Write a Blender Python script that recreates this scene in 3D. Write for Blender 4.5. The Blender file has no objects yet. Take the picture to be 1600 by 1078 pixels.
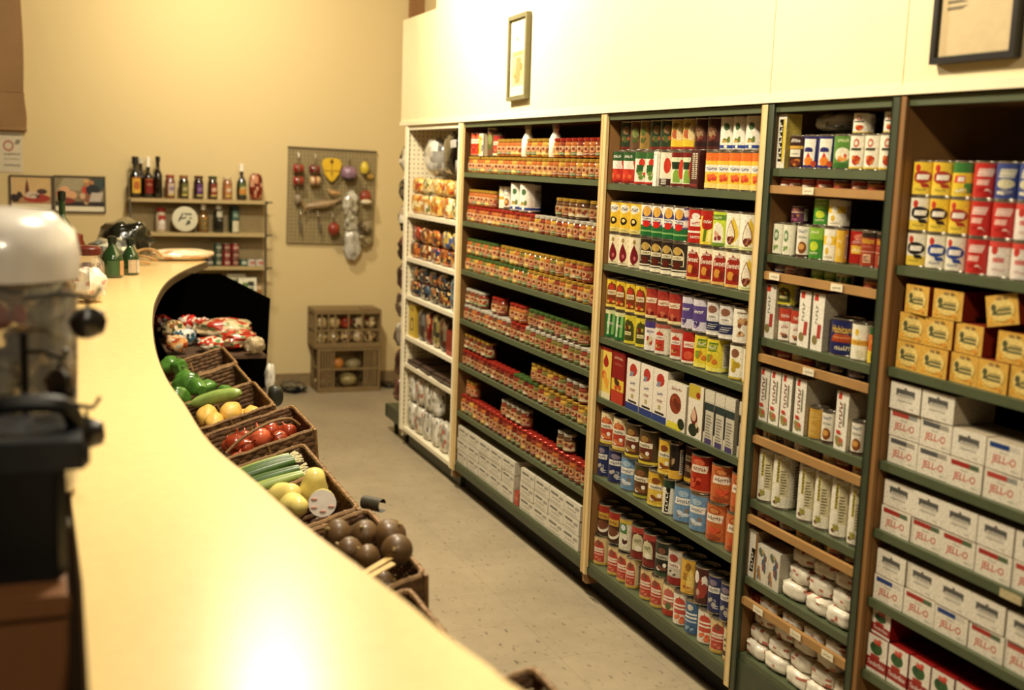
# A small grocery: curved counter with produce baskets, wall of tins, jars and cartons.
import bpy, math, random
from mathutils import Vector, Matrix, noise
R = random.Random(11)
SC = bpy.context.scene
COL = SC.collection
PI = math.pi


def lin(h):
    h = h.lstrip('#')
    o = []
    for i in (0, 2, 4):
        c = int(h[i:i + 2], 16) / 255
        o.append(c / 12.92 if c <= .04045 else ((c + .055) / 1.055) ** 2.4)
    return (*o, 1)


# ------------------------------------------------------------------ materials
MATS = {}


def M(name, col=None, rough=.5, metal=0, var=.12, scale=30, bump=0, coat=0, trans=0, alpha=1, spec=.5, stretch=None):
    if name in MATS:
        return MATS[name]
    m = bpy.data.materials.new(name)
    m.use_nodes = True
    nt = m.node_tree
    b = nt.nodes['Principled BSDF']
    b.inputs['Roughness'].default_value = rough
    b.inputs['Metallic'].default_value = metal
    b.inputs['Coat Weight'].default_value = coat
    b.inputs['Transmission Weight'].default_value = trans
    b.inputs['Alpha'].default_value = alpha
    b.inputs['Specular IOR Level'].default_value = spec
    tc = nt.nodes.new('ShaderNodeTexCoord')
    nz = nt.nodes.new('ShaderNodeTexNoise')
    nz.inputs['Scale'].default_value = scale
    nz.inputs['Detail'].default_value = 4
    vec = tc.outputs['Object']
    if stretch:
        mp = nt.nodes.new('ShaderNodeMapping')
        mp.inputs['Scale'].default_value = stretch
        nt.links.new(vec, mp.inputs['Vector'])
        vec = mp.outputs['Vector']
    nt.links.new(vec, nz.inputs['Vector'])
    mr = nt.nodes.new('ShaderNodeMapRange')
    mr.inputs['From Min'].default_value = .3
    mr.inputs['From Max'].default_value = .7
    g = 1 if col else .84  # printed stock is off-white
    mr.inputs['To Min'].default_value = (1 - var) * g
    mr.inputs['To Max'].default_value = (1 + var) * g
    nt.links.new(nz.outputs['Fac'], mr.inputs['Value'])
    mx = nt.nodes.new('ShaderNodeVectorMath')
    mx.operation = 'SCALE'
    if col:
        mx.inputs[0].default_value = lin(col)[:3]
    else:
        at = nt.nodes.new('ShaderNodeAttribute')
        at.attribute_name = 'ink'
        nt.links.new(at.outputs['Color'], mx.inputs[0])
    nt.links.new(mr.outputs['Result'], mx.inputs['Scale'])
    nt.links.new(mx.outputs['Vector'], b.inputs['Base Color'])
    if bump:
        bp = nt.nodes.new('ShaderNodeBump')
        bp.inputs['Strength'].default_value = bump
        bp.inputs['Distance'].default_value = .004
        nt.links.new(nz.outputs['Fac'], bp.inputs['Height'])
        nt.links.new(bp.outputs['Normal'], b.inputs['Normal'])
    MATS[name] = m
    return m


def paper():
    return M('printed_paper', None, .38, var=.2, scale=190)


def sheetp():
    return M('sheet_paper', None, .5, var=.05, scale=40)


def foil():
    return M('printed_film', None, .22, var=.1, scale=40, bump=.25)


def tinm():
    return M('tin_plate', 'b9b2a2', .28, .95, var=.1)


# ------------------------------------------------------------------ mesh builder
class MB:
    def __init__(s):
        s.v, s.f, s.m, s.c = [], [], [], []

    def face(s, idx, mi=0, col=None):
        s.f.append(tuple(idx)); s.m.append(mi); s.c.append(col)

    def box(s, x0, x1, y0, y1, z0, z1, mi=0, col=None):
        b = len(s.v)
        s.v += [(x, y, z) for z in (z0, z1) for y in (y0, y1) for x in (x0, x1)]
        for q in ((0, 2, 3, 1), (4, 5, 7, 6), (0, 1, 5, 4), (2, 6, 7, 3), (0, 4, 6, 2), (1, 3, 7, 5)):
            s.face([b + i for i in q], mi, col)
        return s

    def lathe(s, prof, n=20, c=(0, 0, 0), mi=0, col=None, sx=1, sy=1, cols=None, mis=None):
        b = len(s.v)
        for r, z in prof:
            for k in range(n):
                a = 2 * PI * k / n
                s.v.append((c[0] + sx * r * math.cos(a), c[1] + sy * r * math.sin(a), c[2] + z))
        for i in range(len(prof) - 1):
            for k in range(n):
                s.face((b + i * n + k, b + i * n + (k + 1) % n, b + (i + 1) * n + (k + 1) % n, b + (i + 1) * n + k),
                       mis[i] if mis else mi, cols[i] if cols else col)
        if prof[0][0] > 1e-6:
            s.face([b + k for k in range(n)][::-1], mis[0] if mis else mi, cols[0] if cols else col)
        if prof[-1][0] > 1e-6:
            e = b + (len(prof) - 1) * n
            s.face([e + k for k in range(n)], mis[-1] if mis else mi, cols[-1] if cols else col)
        return s

    def tube(s, pts, r, n=6, mi=0, col=None, flat=1.0, closed=False):
        pts = [Vector(p) for p in pts]
        b = len(s.v)
        N = len(pts)
        for i, p in enumerate(pts):
            t = (pts[(i + 1) % N if closed else min(i + 1, N - 1)] - pts[(i - 1) % N if closed else max(i - 1, 0)])
            if t.length < 1e-9:
                t = Vector((0, 0, 1))
            t.normalize()
            up = Vector((0, 0, 1)) if abs(t.z) < .9 else Vector((1, 0, 0))
            a = t.cross(up).normalized()
            c2 = a.cross(t)
            rr = r[i] if isinstance(r, (list, tuple)) else r
            for k in range(n):
                w = 2 * PI * k / n
                s.v.append(tuple(p + a * math.cos(w) * rr * flat + c2 * math.sin(w) * rr))
        for i in range(N if closed else N - 1):
            j = (i + 1) % N
            for k in range(n):
                s.face((b + i * n + k, b + i * n + (k + 1) % n, b + j * n + (k + 1) % n, b + j * n + k), mi, col)
        if not closed:
            s.face([b + k for k in range(n)][::-1], mi, col)
            s.face([b + (N - 1) * n + k for k in range(n)], mi, col)
        return s

    def ball(s, c, r, n=14, mi=0, col=None, nz=0, seed=0, colf=None):
        """closed lumpy ellipsoid"""
        b = len(s.v)
        rx, ry, rz = r if isinstance(r, (tuple, list)) else (r, r, r)
        m = n // 2 + 1
        for i in range(1, m):
            th = PI * i / m
            for k in range(n):
                a = 2 * PI * k / n
                d = Vector((math.sin(th) * math.cos(a), math.sin(th) * math.sin(a), math.cos(th)))
                q = 1 + nz * noise.noise(d * 1.7 + Vector((seed * 3.1, seed, 0)))
                s.v.append((c[0] + d.x * rx * q, c[1] + d.y * ry * q, c[2] + d.z * rz * q))
        for i in range(m - 2):
            for k in range(n):
                s.face((b + i * n + k, b + (i + 1) * n + k, b + (i + 1) * n + (k + 1) % n, b + i * n + (k + 1) % n), mi,
                       colf(i, k) if colf else col)
        for z, i, fl in ((1, 0, 0), (-1, m - 2, 1)):
            t = len(s.v)
            s.v.append((c[0], c[1], c[2] + z * rz))
            for k in range(n):
                q = (t, b + i * n + k, b + i * n + (k + 1) % n)
                s.face(q[::-1] if fl else q, mi, colf(i, k) if colf else col)
        return s

    def xf(s, mat, a=0):
        for i in range(a, len(s.v)):
            s.v[i] = tuple(mat @ Vector(s.v[i]))
        return s

    def mesh(s, name, mats, smooth=True, ang=40):
        me = bpy.data.meshes.new(name)
        me.from_pydata(s.v, [], s.f)
        for m in (mats if isinstance(mats, (list, tuple)) else [mats]):
            me.materials.append(m)
        me.polygons.foreach_set('material_index', s.m)
        if any(c is not None for c in s.c):
            at = me.attributes.new('ink', 'FLOAT_COLOR', 'CORNER')
            buf = []
            for f, c in zip(s.f, s.c):
                buf += list(lin(c or 'cccccc')) * len(f)
            at.data.foreach_set('color', buf)
        if smooth:
            me.polygons.foreach_set('use_smooth', [True] * len(s.f))
            me.set_sharp_from_angle(angle=math.radians(ang))
        me.update()
        return me


def put(name, me, parent=None, loc=(0, 0, 0), rot=(0, 0, 0), scale=None, label=None, cat=None, group=None, kind=None):
    if isinstance(rot, (int, float)):
        rot = (0, 0, rot)
    o = bpy.data.objects.new(name, me)
    COL.objects.link(o)
    o.location = loc
    o.rotation_euler = rot
    if scale:
        o.scale = scale
    if parent:
        o.parent = parent
    if label:
        o['label'] = label
        n = len(label.split())
        if not 4 <= n <= 16:
            print('LABELLEN', n, label)
    if cat:
        o['category'] = cat
    if group:
        o['group'] = group
    if kind:
        o['kind'] = kind
    return o


def rbox(x0, x1, y0, y1, z0, z1, r=.003):
    """box with chamfered edges"""
    m = MB()
    cx, cy, cz = (x0 + x1) / 2, (y0 + y1) / 2, (z0 + z1) / 2
    hx, hy, hz = (x1 - x0) / 2, (y1 - y0) / 2, (z1 - z0) / 2
    r = min(r, hx * .45, hy * .45, hz * .45)
    rings = [(hx - r, hy - r, -hz), (hx, hy, -hz + r), (hx, hy, hz - r), (hx - r, hy - r, hz)]
    for a, b, z in rings:
        for sx, sy in ((-1, -1), (1, -1), (1, 1), (-1, 1)):
            if a == hx:
                for t in ((sx * (a), sy * (b - r)), (sx * (a - r), sy * b)) if sx * sy < 0 else ((sx * (a - r), sy * b), (sx * a, sy * (b - r))):
                    m.v.append((cx + t[0], cy + t[1], cz + z))
            else:
                m.v.append((cx + sx * a, cy + sy * b, cz + z))
    # ring layout: 4, 8, 8, 4
    A, B, C, D = 0, 4, 12, 20
    m.face((3, 2, 1, 0)); m.face((D, D + 1, D + 2, D + 3))
    for k in range(8):
        m.face((B + k, B + (k + 1) % 8, C + (k + 1) % 8, C + k))
    for base, ring, fl in ((A, B, 0), (D, C, 1)):
        for k in range(4):
            j = (k + 1) % 4
            p = (ring + 2 * k, ring + 2 * k + 1)
            q = (ring + 2 * k + 1, ring + (2 * k + 2) % 8)
            t = (base + k, p[1], p[0]); u = (base + k, base + j, q[1], q[0])
            m.face(t[::-1] if fl else t); m.face(u[::-1] if fl else u)
    return m


# ------------------------------------------------------------------ printed art
_TXT = {}


def textmesh(s, shear=0):
    k = (s, shear)
    if k not in _TXT:
        cu = bpy.data.curves.new('t', 'FONT')
        cu.body = s; cu.shear = shear; cu.resolution_u = 2; cu.offset = .012
        o = bpy.data.objects.new('t', cu)
        COL.objects.link(o)
        bpy.context.view_layer.update()
        me = bpy.data.meshes.new_from_object(o.evaluated_get(bpy.context.evaluated_depsgraph_get()))
        vs = [(v.co.x, v.co.y) for v in me.vertices]
        x0, y0 = min(v[0] for v in vs), min(v[1] for v in vs)
        w, h = max(v[0] for v in vs) - x0, max(v[1] for v in vs) - y0
        _TXT[k] = ([((x - x0) / w - .5, (y - y0) / h - .5) for x, y in vs], [tuple(p.vertices) for p in me.polygons], w / h)
        bpy.data.objects.remove(o); bpy.data.curves.remove(cu); bpy.data.meshes.remove(me)
    return _TXT[k]


def rows_shape(kind, a):
    """list of (v, uL, uR)"""
    if kind == 'E':
        cu, cv, ru, rv = a
        return [(cv + rv * math.sin(t), cu - ru * math.cos(t), cu + ru * math.cos(t)) for t in [(-1 + i / 5) * PI / 2 for i in range(11)]]
    if kind == 'P':  # pear / drop
        cu, cv, ru, rv = a
        o = []
        for i in range(11):
            t = i / 10
            w = math.sin(PI * min(1, t * 1.02 + .02)) ** .6 * (1 - .68 * t ** 1.4) * 1.15
            o.append((cv - rv + 2 * rv * t, cu - ru * w, cu + ru * w))
        return o
    if kind == 'D':  # dome: flat bottom, round top
        cu, v0, ru, hv = a
        return [(v0 + hv * t, cu - ru * math.sqrt(max(0, 1 - max(0, (t - .45) / .55) ** 2)), cu + ru * math.sqrt(max(0, 1 - max(0, (t - .45) / .55) ** 2))) for t in [i / 9 for i in range(10)]]
    if kind == 'S':  # slanted band
        u0, v0, u1, v1, sh = a
        return [(v0 + (v1 - v0) * i, u0 + sh * i, u1 + sh * i) for i in (0, .5, 1)]


def art(m, ops, fn, U, H, layer=0, mi=0, curved=None):
    """flat print laid on a surface by fn(s, z, off)"""
    curved = getattr(fn, 'curved', False)
    for op in ops:
        k = op[0]
        off = .00012 + layer * .00007
        layer += 1
        col = op[-1]
        if k in 'RBL' or k == 'W':
            if k == 'B':
                rs = [(op[1], -4, 4), (op[2], -4, 4)]
            else:
                rs = [(op[2], op[1], op[3]), (op[4], op[1], op[3])]
            shapes = [rs]
            if k == 'L':  # block of fine print
                u0, v0, u1, v1 = op[1:5]
                n = max(2, int((v1 - v0) / .05))
                q = random.Random(int(u0 * 97 + v0 * 31))
                shapes = [[(v0 + (v1 - v0) * (i + .1) / n, u0, u0 + (u1 - u0) * q.uniform(.6, 1)), (v0 + (v1 - v0) * (i + .62) / n, u0, u0 + (u1 - u0) * q.uniform(.6, 1))] for i in range(n)]
            if k == 'W':  # scribbled lettering too small to read: u0 v0 u1 v1
                u0, v0, u1, v1 = op[1:5]
                q = random.Random(int(u0 * 57 + v0 * 131 + u1 * 7))
                shapes = []
                n = 7
                for i in range(n):
                    a = u0 + (u1 - u0) * i / n
                    w = (u1 - u0) / n
                    hh = (v1 - v0)
                    shapes.append([(v0 + hh * q.uniform(0, .15), a + w * .12, a + w * .42), (v0 + hh * q.uniform(.6, 1), a + w * .2, a + w * .5)])
                    mid = v0 + hh * q.uniform(.1, .6)
                    shapes.append([(mid, a + w * .3, a + w * .95), (mid + hh * .22, a + w * .3, a + w * .95)])
        elif k == 'F':  # heap of food: cu cv ru rv col col2 (last repeated)
            cu, cv, ru, rv, c2 = op[1:6]
            q = random.Random(int(cu * 90 + cv * 70 + ru * 50))
            for i in range(7):
                sub = ('E', cu + q.uniform(-.7, .7) * ru, cv + q.uniform(-.6, .6) * rv, ru * q.uniform(.3, .5), rv * q.uniform(.35, .55), c2 if i % 3 == 2 else col)
                art(m, [sub], fn, U, H, layer, mi)
                layer += 1
            continue
        elif k == 'T':  # text cu cv height maxwidth shear vertical
            s, cu, cv, hv, wu, sh, vert = op[1:8]
            vs, fs, asp = textmesh(s, sh)
            hh = hv * H
            ww = min(hh * asp, wu * U) if not vert else None
            b = len(m.v)
            for x, y in vs:
                if vert:  # reading upward
                    L = hv * H
                    wid = min(wu * U, L / asp * 1.3)
                    m.v.append(fn(cu * U - y * wid, cv * H + x * L, off))
                else:
                    m.v.append(fn(cu * U + x * ww, cv * H + y * hh, off))
            for f in fs:
                m.face([b + i for i in f], mi, col)
            continue
        else:
            shapes = [rows_shape(k, op[1:-1])]
        for rs in shapes:
            wid = max(r[2] - r[1] for r in rs)
            n = max(1, math.ceil(wid / .12)) if curved else 1
            b = len(m.v)
            for v, a, c in rs:
                for j in range(n + 1):
                    m.v.append(fn((a + (c - a) * j / n) * U, v * H, off))
            for i in range(len(rs) - 1):
                for j in range(n):
                    p = b + i * (n + 1) + j
                    m.face((p, p + 1, p + n + 2, p + n + 1), mi, col)
    return layer


def on_cyl(r, z0=0):
    f = lambda s, z, o: (-(r + o) * math.cos(s / r), -(r + o) * math.sin(s / r), z0 + z)
    f.curved = True
    return f


def on_front(x, yc, z0):  # faces -x, reader's right is -y
    return lambda s, z, o: (x - o, yc - s, z0 + z)


def on_wall(y, xc, z0):  # faces -y
    return lambda s, z, o: (xc + s, y - o, z0 + z)


def on_side(y, xc, z0):
    return lambda s, z, o: (xc + s, y - o, z0 + z)


ORD = 'first second third fourth fifth sixth seventh eighth ninth tenth eleventh twelfth thirteenth fourteenth fifteenth sixteenth seventeenth eighteenth nineteenth twentieth'.split()
ORD += ['twenty-' + w for w in ORD[:9]] + ['thirtieth']
# ------------------------------------------------------------------ product prints
# ops: B band, R rect, E ellipse, P pear, D dome, S slant, F food heap, L fine print, W scribbled words, T text
WH, CR, BK = 'f6efdc', 'f2e3bd', '17120f'
SIDE = [('R', 1.35, .12, 2.5, .88, 'efe6cf'), ('L', 1.45, .18, 2.4, .82, '6b6459')]


def band3(bg, oval, strip, foot, food, txt=WH):
    return [('B', 0, 1, bg), ('D', 0, .12, .8, .8, oval), ('E', 0, .77, .45, .1, food), ('S', -.85, .5, .85, .66, 0, strip), ('W', -.6, .52, .6, .63, BK),
            ('F', 0, .27, .6, .14, txt, food), ('B', 0, .08, foot)]


def upmarks(u0, v0, u1, v1, c, n):
    """upright run of unreadable letters"""
    o, hh = [], (v1 - v0) / n
    for i in range(n):
        a = v0 + i * hh
        o += [('R', u0, a, u1, a + hh * .3, c), ('R', (u0, u1 - .3 * (u1 - u0))[i % 2], a + hh * .1, (u0 + .3 * (u1 - u0), u1)[i % 2], a + hh * .78, c)]
    return o


K = {
 'tomred': ('food_can', 'green-topped tin with red tomatoes', [('B', 0, 1, 'c8321e'), ('B', .72, 1, '2f5a2a'), ('W', -.6, .8, .6, .93, WH), ('S', -.7, .45, .9, .72, -.2, WH), ('F', -.1, .3, .7, .17, 'f06a3c', 'd8402a'), ('B', 0, .07, '8e1d14')]),
 'tomwhite': ('food_can', 'white-green tin with red tomato', [('B', 0, 1, 'efe8d0'), ('B', .8, 1, '3c6a33'), ('E', .15, .66, .4, .14, 'd63c28'), ('S', -.7, .35, .3, .6, .1, '2f5e2c'), ('F', .2, .28, .6, .14, 'd64b30', '6d8f3a'), ('B', 0, .06, 'b92a1c')]),
 'tombar': ('food_can', 'tin with tomato and black bars', [('B', 0, 1, 'efe3c6'), ('E', .3, .6, .45, .24, 'cf3a22'), ('B', 0, .2, '3a1a12'), ('L', -.5, .02, .5, .3, WH)]),
 'tomgreen': ('food_can', 'pale green tin with vegetable print', [('B', 0, 1, 'dfe6bc'), ('B', .86, 1, '7b1a16'), ('S', -.7, .5, .8, .72, -.3, '20351c'), ('D', 0, .1, .5, .4, '86a842'), ('E', .6, .5, .3, .3, 'd4402a'), ('B', 0, .07, '6d2018')]),
 'fruit': ('food_can', 'orange-yellow tin with blue script', [('B', 0, 1, 'f3c33c'), ('B', .78, 1, 'e5732b'), ('B', .46, .66, 'f7f0dd'), ('W', -.7, .49, .7, .63, '20407a'), ('F', 0, .3, .7, .11, 'd2452b', 'e86b3a'), ('B', 0, .14, 'f4d77a')]),
 'dkgreen': ('food_can', 'dark green tin with orange print', [('B', 0, 1, '2c3a22'), ('E', .1, .7, .5, .16, '93734a'), ('F', .1, .35, .6, .16, 'a85a30', '53632c'), ('B', 0, .08, '7a2418')]),
 'dkbrown': ('food_can', 'brown tin with green print', [('B', 0, 1, '6b4a30'), ('E', 0, .6, .5, .2, '7f8a4c'), ('F', 0, .3, .6, .14, '9b5b3a', '4c5c2a')]),
 'dkyellow': ('food_can', 'dull yellow tin with green print', [('B', 0, 1, '9a7a3a'), ('E', 0, .65, .5, .18, '5b6a30'), ('F', 0, .3, .6, .14, 'b88040', '4c5c2a')]),
 'yelpic': ('food_can', 'yellow tin with round food pictures', [('B', 0, 1, 'd9b85a'), ('E', -.2, .75, .6, .17, '9c8038'), ('E', -.2, .52, .65, .15, 'b25a34'), ('E', .35, .55, .4, .3, 'e8cf96'), ('B', 0, .3, 'e8c233'), ('B', 0, .08, '9a2d1c')]),
 'dkred': ('food_can', 'dark red-brown tin', [('B', 0, 1, '4a1d17'), ('E', 0, .6, .6, .2, '6d4a34'), ('F', 0, .45, .5, .16, '7d3a2a', 'a08058'), ('B', .1, .25, '2a1210')]),
 'whblue': ('food_can', 'white tin with blue foot band', [('B', 0, 1, 'f4ecd8'), ('E', 0, .72, .35, .12, '4a6a44'), ('F', 0, .3, .5, .1, 'c9a050', '6d7a3a'), ('B', .03, .13, '26418c'), ('E', 0, .08, .2, .05, WH)]),
 'pine': ('food_can', 'yellow tin with black sliced fruit', [('B', 0, 1, 'edc53a'), ('E', 0, .8, .75, .15, WH), ('W', -.55, .72, .55, .88, '3b4a5a'), ('E', -.05, .38, .55, .13, '2b1a10'), ('E', .0, .4, .25, .06, 'f4dd8a'), ('B', 0, .14, 'e6d27a'), ('W', -.6, .03, .6, .1, '7a6a2a')]),
 'peach': ('food_can', 'white-green tin with peach oval', [('B', 0, 1, WH), ('B', 0, .36, '1f6a34'), ('S', .1, .36, 1.6, 1, .5, '5a4a80'), ('E', 0, .66, .72, .31, '3c3a70'), ('E', 0, .8, .52, .16, 'eab04a'), ('R', -.75, .5, .75, .62, WH), ('W', -.6, .51, .6, .61, '30306a'), ('E', 0, .4, .5, .11, 'd8281e'), ('B', .14, .19, '8fc06a')]),
 'redbox': ('food_can', 'red tin with white name panel', [('B', 0, 1, 'b81f16'), ('E', 0, .8, .5, .1, WH), ('R', -.7, .5, .7, .72, WH), ('W', -.5, .54, .5, .68, 'b81f16'), ('B', .3, .36, WH), ('W', -.6, .12, .6, .24, WH)]),
 'redyel': ('food_can', 'yellow tin with red shield top', [('B', 0, 1, 'ecd03e'), ('B', .84, 1, 'b22216'), ('D', 0, .52, .75, .4, 'b22216'), ('E', 0, .55, .7, .12, 'b22216'), ('W', -.5, .62, .55, .74, WH), ('S', -.5, .08, -.1, .45, .15, '5a7a1e'), ('S', .1, .08, .5, .45, .15, 'f8ec9a')]),
 'lime': ('food_can', 'lime tin with small red fruit', [('B', 0, 1, 'c8d83a'), ('B', .76, .92, '5f8a22'), ('W', -.6, .79, .6, .89, 'e8f0a0'), ('D', .1, .1, .75, .62, 'f0ead0'), ('F', .2, .3, .5, .15, '8a2a2a', 'd8a080'), ('B', 0, .1, '6d8f2a')]),
 'pearw': ('food_can', 'white tin with large pear drawing', [('B', 0, 1, 'f6f0d8'), ('P', .25, .52, .62, .38, 'e4c23a'), ('P', -.05, .46, .6, .36, '7a3a24'), ('P', -.05, .46, .5, .3, 'f0e4c8'), ('F', 0, .28, .45, .12, 'a86a4a', '6d2a20'), ('B', 0, .1, 'dfe0a0'), ('W', -.5, .03, .5, .08, '7a8a3a')]),
 'beetc': ('food_can', 'cream tin with dark red pear', [('B', 0, 1, CR), ('P', .0, .42, .62, .34, '7a1420'), ('E', 0, .84, .2, .08, 'a88a4a'), ('E', .12, .3, .16, .07, 'c86a6a'), ('W', -.6, .03, .6, .1, '9a8a50')]),
 'bean': ('food_can', 'black tin with bean bowl oval', [('B', 0, 1, '2a1c14'), ('D', 0, .3, .85, .62, 'e8d8a8'), ('D', 0, .32, .75, .56, '33251a'), ('E', 0, .78, .55, .13, 'c9a24e'), ('R', -.72, .5, .72, .63, 'efe2b8'), ('W', -.55, .52, .55, .61, '3a2a1a'), ('E', 0, .33, .5, .12, '5a1c10'), ('B', 0, .2, 'f0e6c8'), ('B', .12, .16, '2a1c14')]),
 'sweet': ('food_can', 'cream tin with red-brown dome', [('B', 0, 1, 'f2e6c4'), ('D', 0, .08, .9, .86, '9c2416'), ('W', -.4, .78, .4, .88, WH), ('T', 'Sweet', 0, .62, .17, 1.5, .15, 0, 'f6ead0'), ('E', -.2, .32, .4, .13, 'd8963a'), ('E', .4, .28, .35, .12, '7a1a10'), ('B', 0, .08, 'e0b060')]),
 'beanyel': ('food_can', 'yellow tin with red arch', [('B', 0, 1, 'e2c034'), ('D', 0, .1, .8, .84, '7a3a1a'), ('E', 0, .72, .4, .12, 'c23a24'), ('R', -.6, .45, .6, .62, 'efe0b0'), ('W', -.5, .47, .5, .6, '7a2a1a'), ('F', 0, .25, .6, .1, 'd8a84a', 'c23a24'), ('B', 0, .08, 'e8d060')]),
 'chili': ('food_can', 'red tin with cream name', [('B', 0, 1, '9c2c22'), ('D', 0, .05, .85, .85, 'b0402e'), ('S', -.8, .52, .8, .7, .1, 'f0dcb8'), ('W', -.55, .55, .6, .67, '8a1c14'), ('F', 0, .25, .6, .14, '6d1a14', 'c86a4a'), ('B', 0, .1, 'e6d49a')]),
 'greenl': ('food_can', 'green tin with pale label', [('B', 0, 1, '3d7a34'), ('R', -.6, .5, .6, .72, 'd8e0b0'), ('W', -.5, .54, .5, .68, '2a5a24'), ('F', 0, .25, .6, .14, '6fa040', '2a5a24'), ('B', 0, .08, 'e0d040')]),
 'purp': ('food_can', 'purple and white tin', [('B', 0, 1, 'd8d0d8'), ('B', .3, .8, '5a4684'), ('W', -.6, .55, .6, .7, WH), ('F', 0, .2, .6, .12, 'a08ab0', '4a3a70')]),
 'navyw': ('food_can', 'silver tin with dark blue wave', [('B', 0, 1, 'd5cfc4'), ('E', 0, .8, .6, .12, '8a5a44'), ('R', -.7, .5, .7, .64, 'efe8d8'), ('W', -.5, .52, .5, .62, '2a2a4a'), ('B', .14, .42, '23284e'), ('S', -.8, .2, .4, .34, .4, WH), ('B', 0, .08, 'efe8d8')]),
 'nutw': ('food_can', 'white tin with brown nuts', [('B', 0, 1, 'f0e8d2'), ('F', .1, .62, .6, .18, '8a5230', 'c89a66'), ('F', -.1, .25, .5, .12, '7a4a2c', 'd8b080'), ('W', -.5, .86, .5, .95, '6b4a2c')]),
 'greend': ('food_can', 'green tin with white stripes', [('B', 0, 1, '1f6a30'), ('S', -.5, .1, -.15, .9, .15, 'cfe0b0'), ('S', .15, .1, .5, .9, .15, '8fc06a'), ('B', .86, 1, 'd8d8a0'), ('W', -.5, .45, .5, .58, WH)]),
 'olive': ('food_can', 'yellow tin with olive arch', [('B', 0, 1, 'd8c83a'), ('D', 0, .1, .85, .8, '4a4a1c'), ('F', 0, .55, .5, .14, 'b8a83a', '6a2a1c'), ('R', -.5, .3, .5, .42, 'efe2a0'), ('W', -.4, .31, .4, .41, BK)]),
 'whpurp': ('food_can', 'white tin with purple cap print', [('B', 0, 1, 'efe6dc'), ('B', .78, 1, '4a3a78'), ('F', 0, .35, .5, .2, 'b03a34', 'd8c8a0'), ('W', -.5, .6, .5, .72, '4a3a78')]),
 'whred': ('food_can', 'cream tin with red food print', [('B', 0, 1, 'e8dcc4'), ('D', 0, .1, .7, .7, 'c2402e'), ('R', -.6, .48, .6, .62, WH), ('W', -.5, .5, .5, .6, '8a1c14'), ('F', 0, .26, .5, .12, 'd8a060', '9c2c1e'), ('B', .88, 1, 'b05a4a')]),
 'redw': ('food_can', 'red tin with white name', [('B', 0, 1, 'b3251c'), ('R', -.7, .5, .7, .7, 'f3e4cc'), ('W', -.55, .53, .55, .67, 'b3251c'), ('E', 0, .25, .6, .14, 'd85a3a'), ('B', 0, .07, 'f3e4cc')]),
 'veg': ('food_can', 'yellow tin with mixed vegetables', [('B', 0, 1, 'e6cf3a'), ('S', -.6, .62, .6, .9, .2, '3f7a2c'), ('W', -.5, .7, .6, .82, 'f6f0c0'), ('F', 0, .36, .75, .18, '7f9a2c', 'd07a2c'), ('B', 0, .12, 'f0e46a')]),
 'nutred': ('food_can', 'red-topped white tin with nuts', [('B', 0, 1, 'f0e6d0'), ('B', .74, 1, 'b0201c'), ('F', 0, .8, .6, .12, 'c83a2c', '8a1814'), ('F', 0, .4, .6, .18, '9a5a34', 'd8a878')]),
 'corn': ('food_can', 'white tin with yellow kernels', [('B', 0, 1, 'f2ead0'), ('E', 0, .78, .5, .14, '8a5a3c'), ('F', 0, .38, .7, .22, 'd8bc3a', 'b89a2c'), ('B', 0, .06, 'c8b03a')]),
 'creamred': ('food_can', 'cream tin with red swirl', band3('e8d6a4', 'b4402c', 'f3e8cc', 'd8b850', 'd87a44')),
 'brownyel': ('food_can', 'brown tin with yellow foot', band3('4a3a20', '6b3220', 'f0e4c4', 'd8c03a', 'a07a3c')),
 'dkgb': ('food_can', 'black-green tin with grey name', band3('1c281c', '151a14', 'bdb8a0', '2f4a2c', '7a4a34')),
 'yelcan': ('food_can', 'yellow tin with white tab', band3('d8ac34', 'e0bc48', 'f3e8cc', 'e6cc58', '8a4a20')),
 'blkyel': ('food_can', 'narrow black and yellow tin', [('B', 0, 1, '241c14'), ('B', 0, .25, 'e0b040'), ('F', 0, .5, .5, .2, 'b89a70', '5a3a24'), ('B', .84, 1, '0f0d0a')]),
 'brownwhite': ('food_can', 'brown tin with white panel', [('B', 0, 1, '4a2a1c'), ('R', -.8, .6, .8, .78, 'f0e4c4'), ('W', -.6, .63, .6, .75, '4a2a1c'), ('E', .4, .35, .5, .16, '9a8a5a'), ('L', -.7, .3, .1, .5, 'b89a7a'), ('B', 0, .12, 'e0b838')]),
 'redcan': ('food_can', 'red tin with slanting white name', [('B', 0, 1, 'b03018'), ('E', 0, .84, .55, .09, 'd86a44'), ('S', -.85, .55, .75, .76, .15, 'f0dcc0'), ('W', -.6, .6, .65, .72, '7a1c10'), ('F', -.1, .27, .6, .16, '8a1c10', 'd8583a'), ('B', 0, .05, 'c87a50')]),
 'orange': ('food_can', 'orange tin with slanting white name', [('B', 0, 1, 'c86a34'), ('E', 0, .84, .6, .1, '9a4424'), ('E', 0, .84, .45, .07, 'd88a50'), ('S', -.85, .52, .75, .74, .12, 'f3e2c8'), ('W', -.6, .58, .65, .69, '5a2a1c'), ('F', 0, .27, .65, .14, 'b02c1a', 'd85a34'), ('E', 0, .1, .7, .07, 'a04a28')]),
 'navycan': ('food_can', 'dark blue tin with white name', [('B', 0, 1, '232c5a'), ('S', -.85, .55, .85, .72, .05, 'e6e0d0'), ('W', -.6, .58, .65, .69, '232c5a'), ('F', -.1, .28, .6, .15, '3a4a7a', 'b8b0a0'), ('E', 0, .84, .5, .09, '8a7a8a'), ('L', .2, .1, .9, .22, 'c8c8d0')]),
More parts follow.
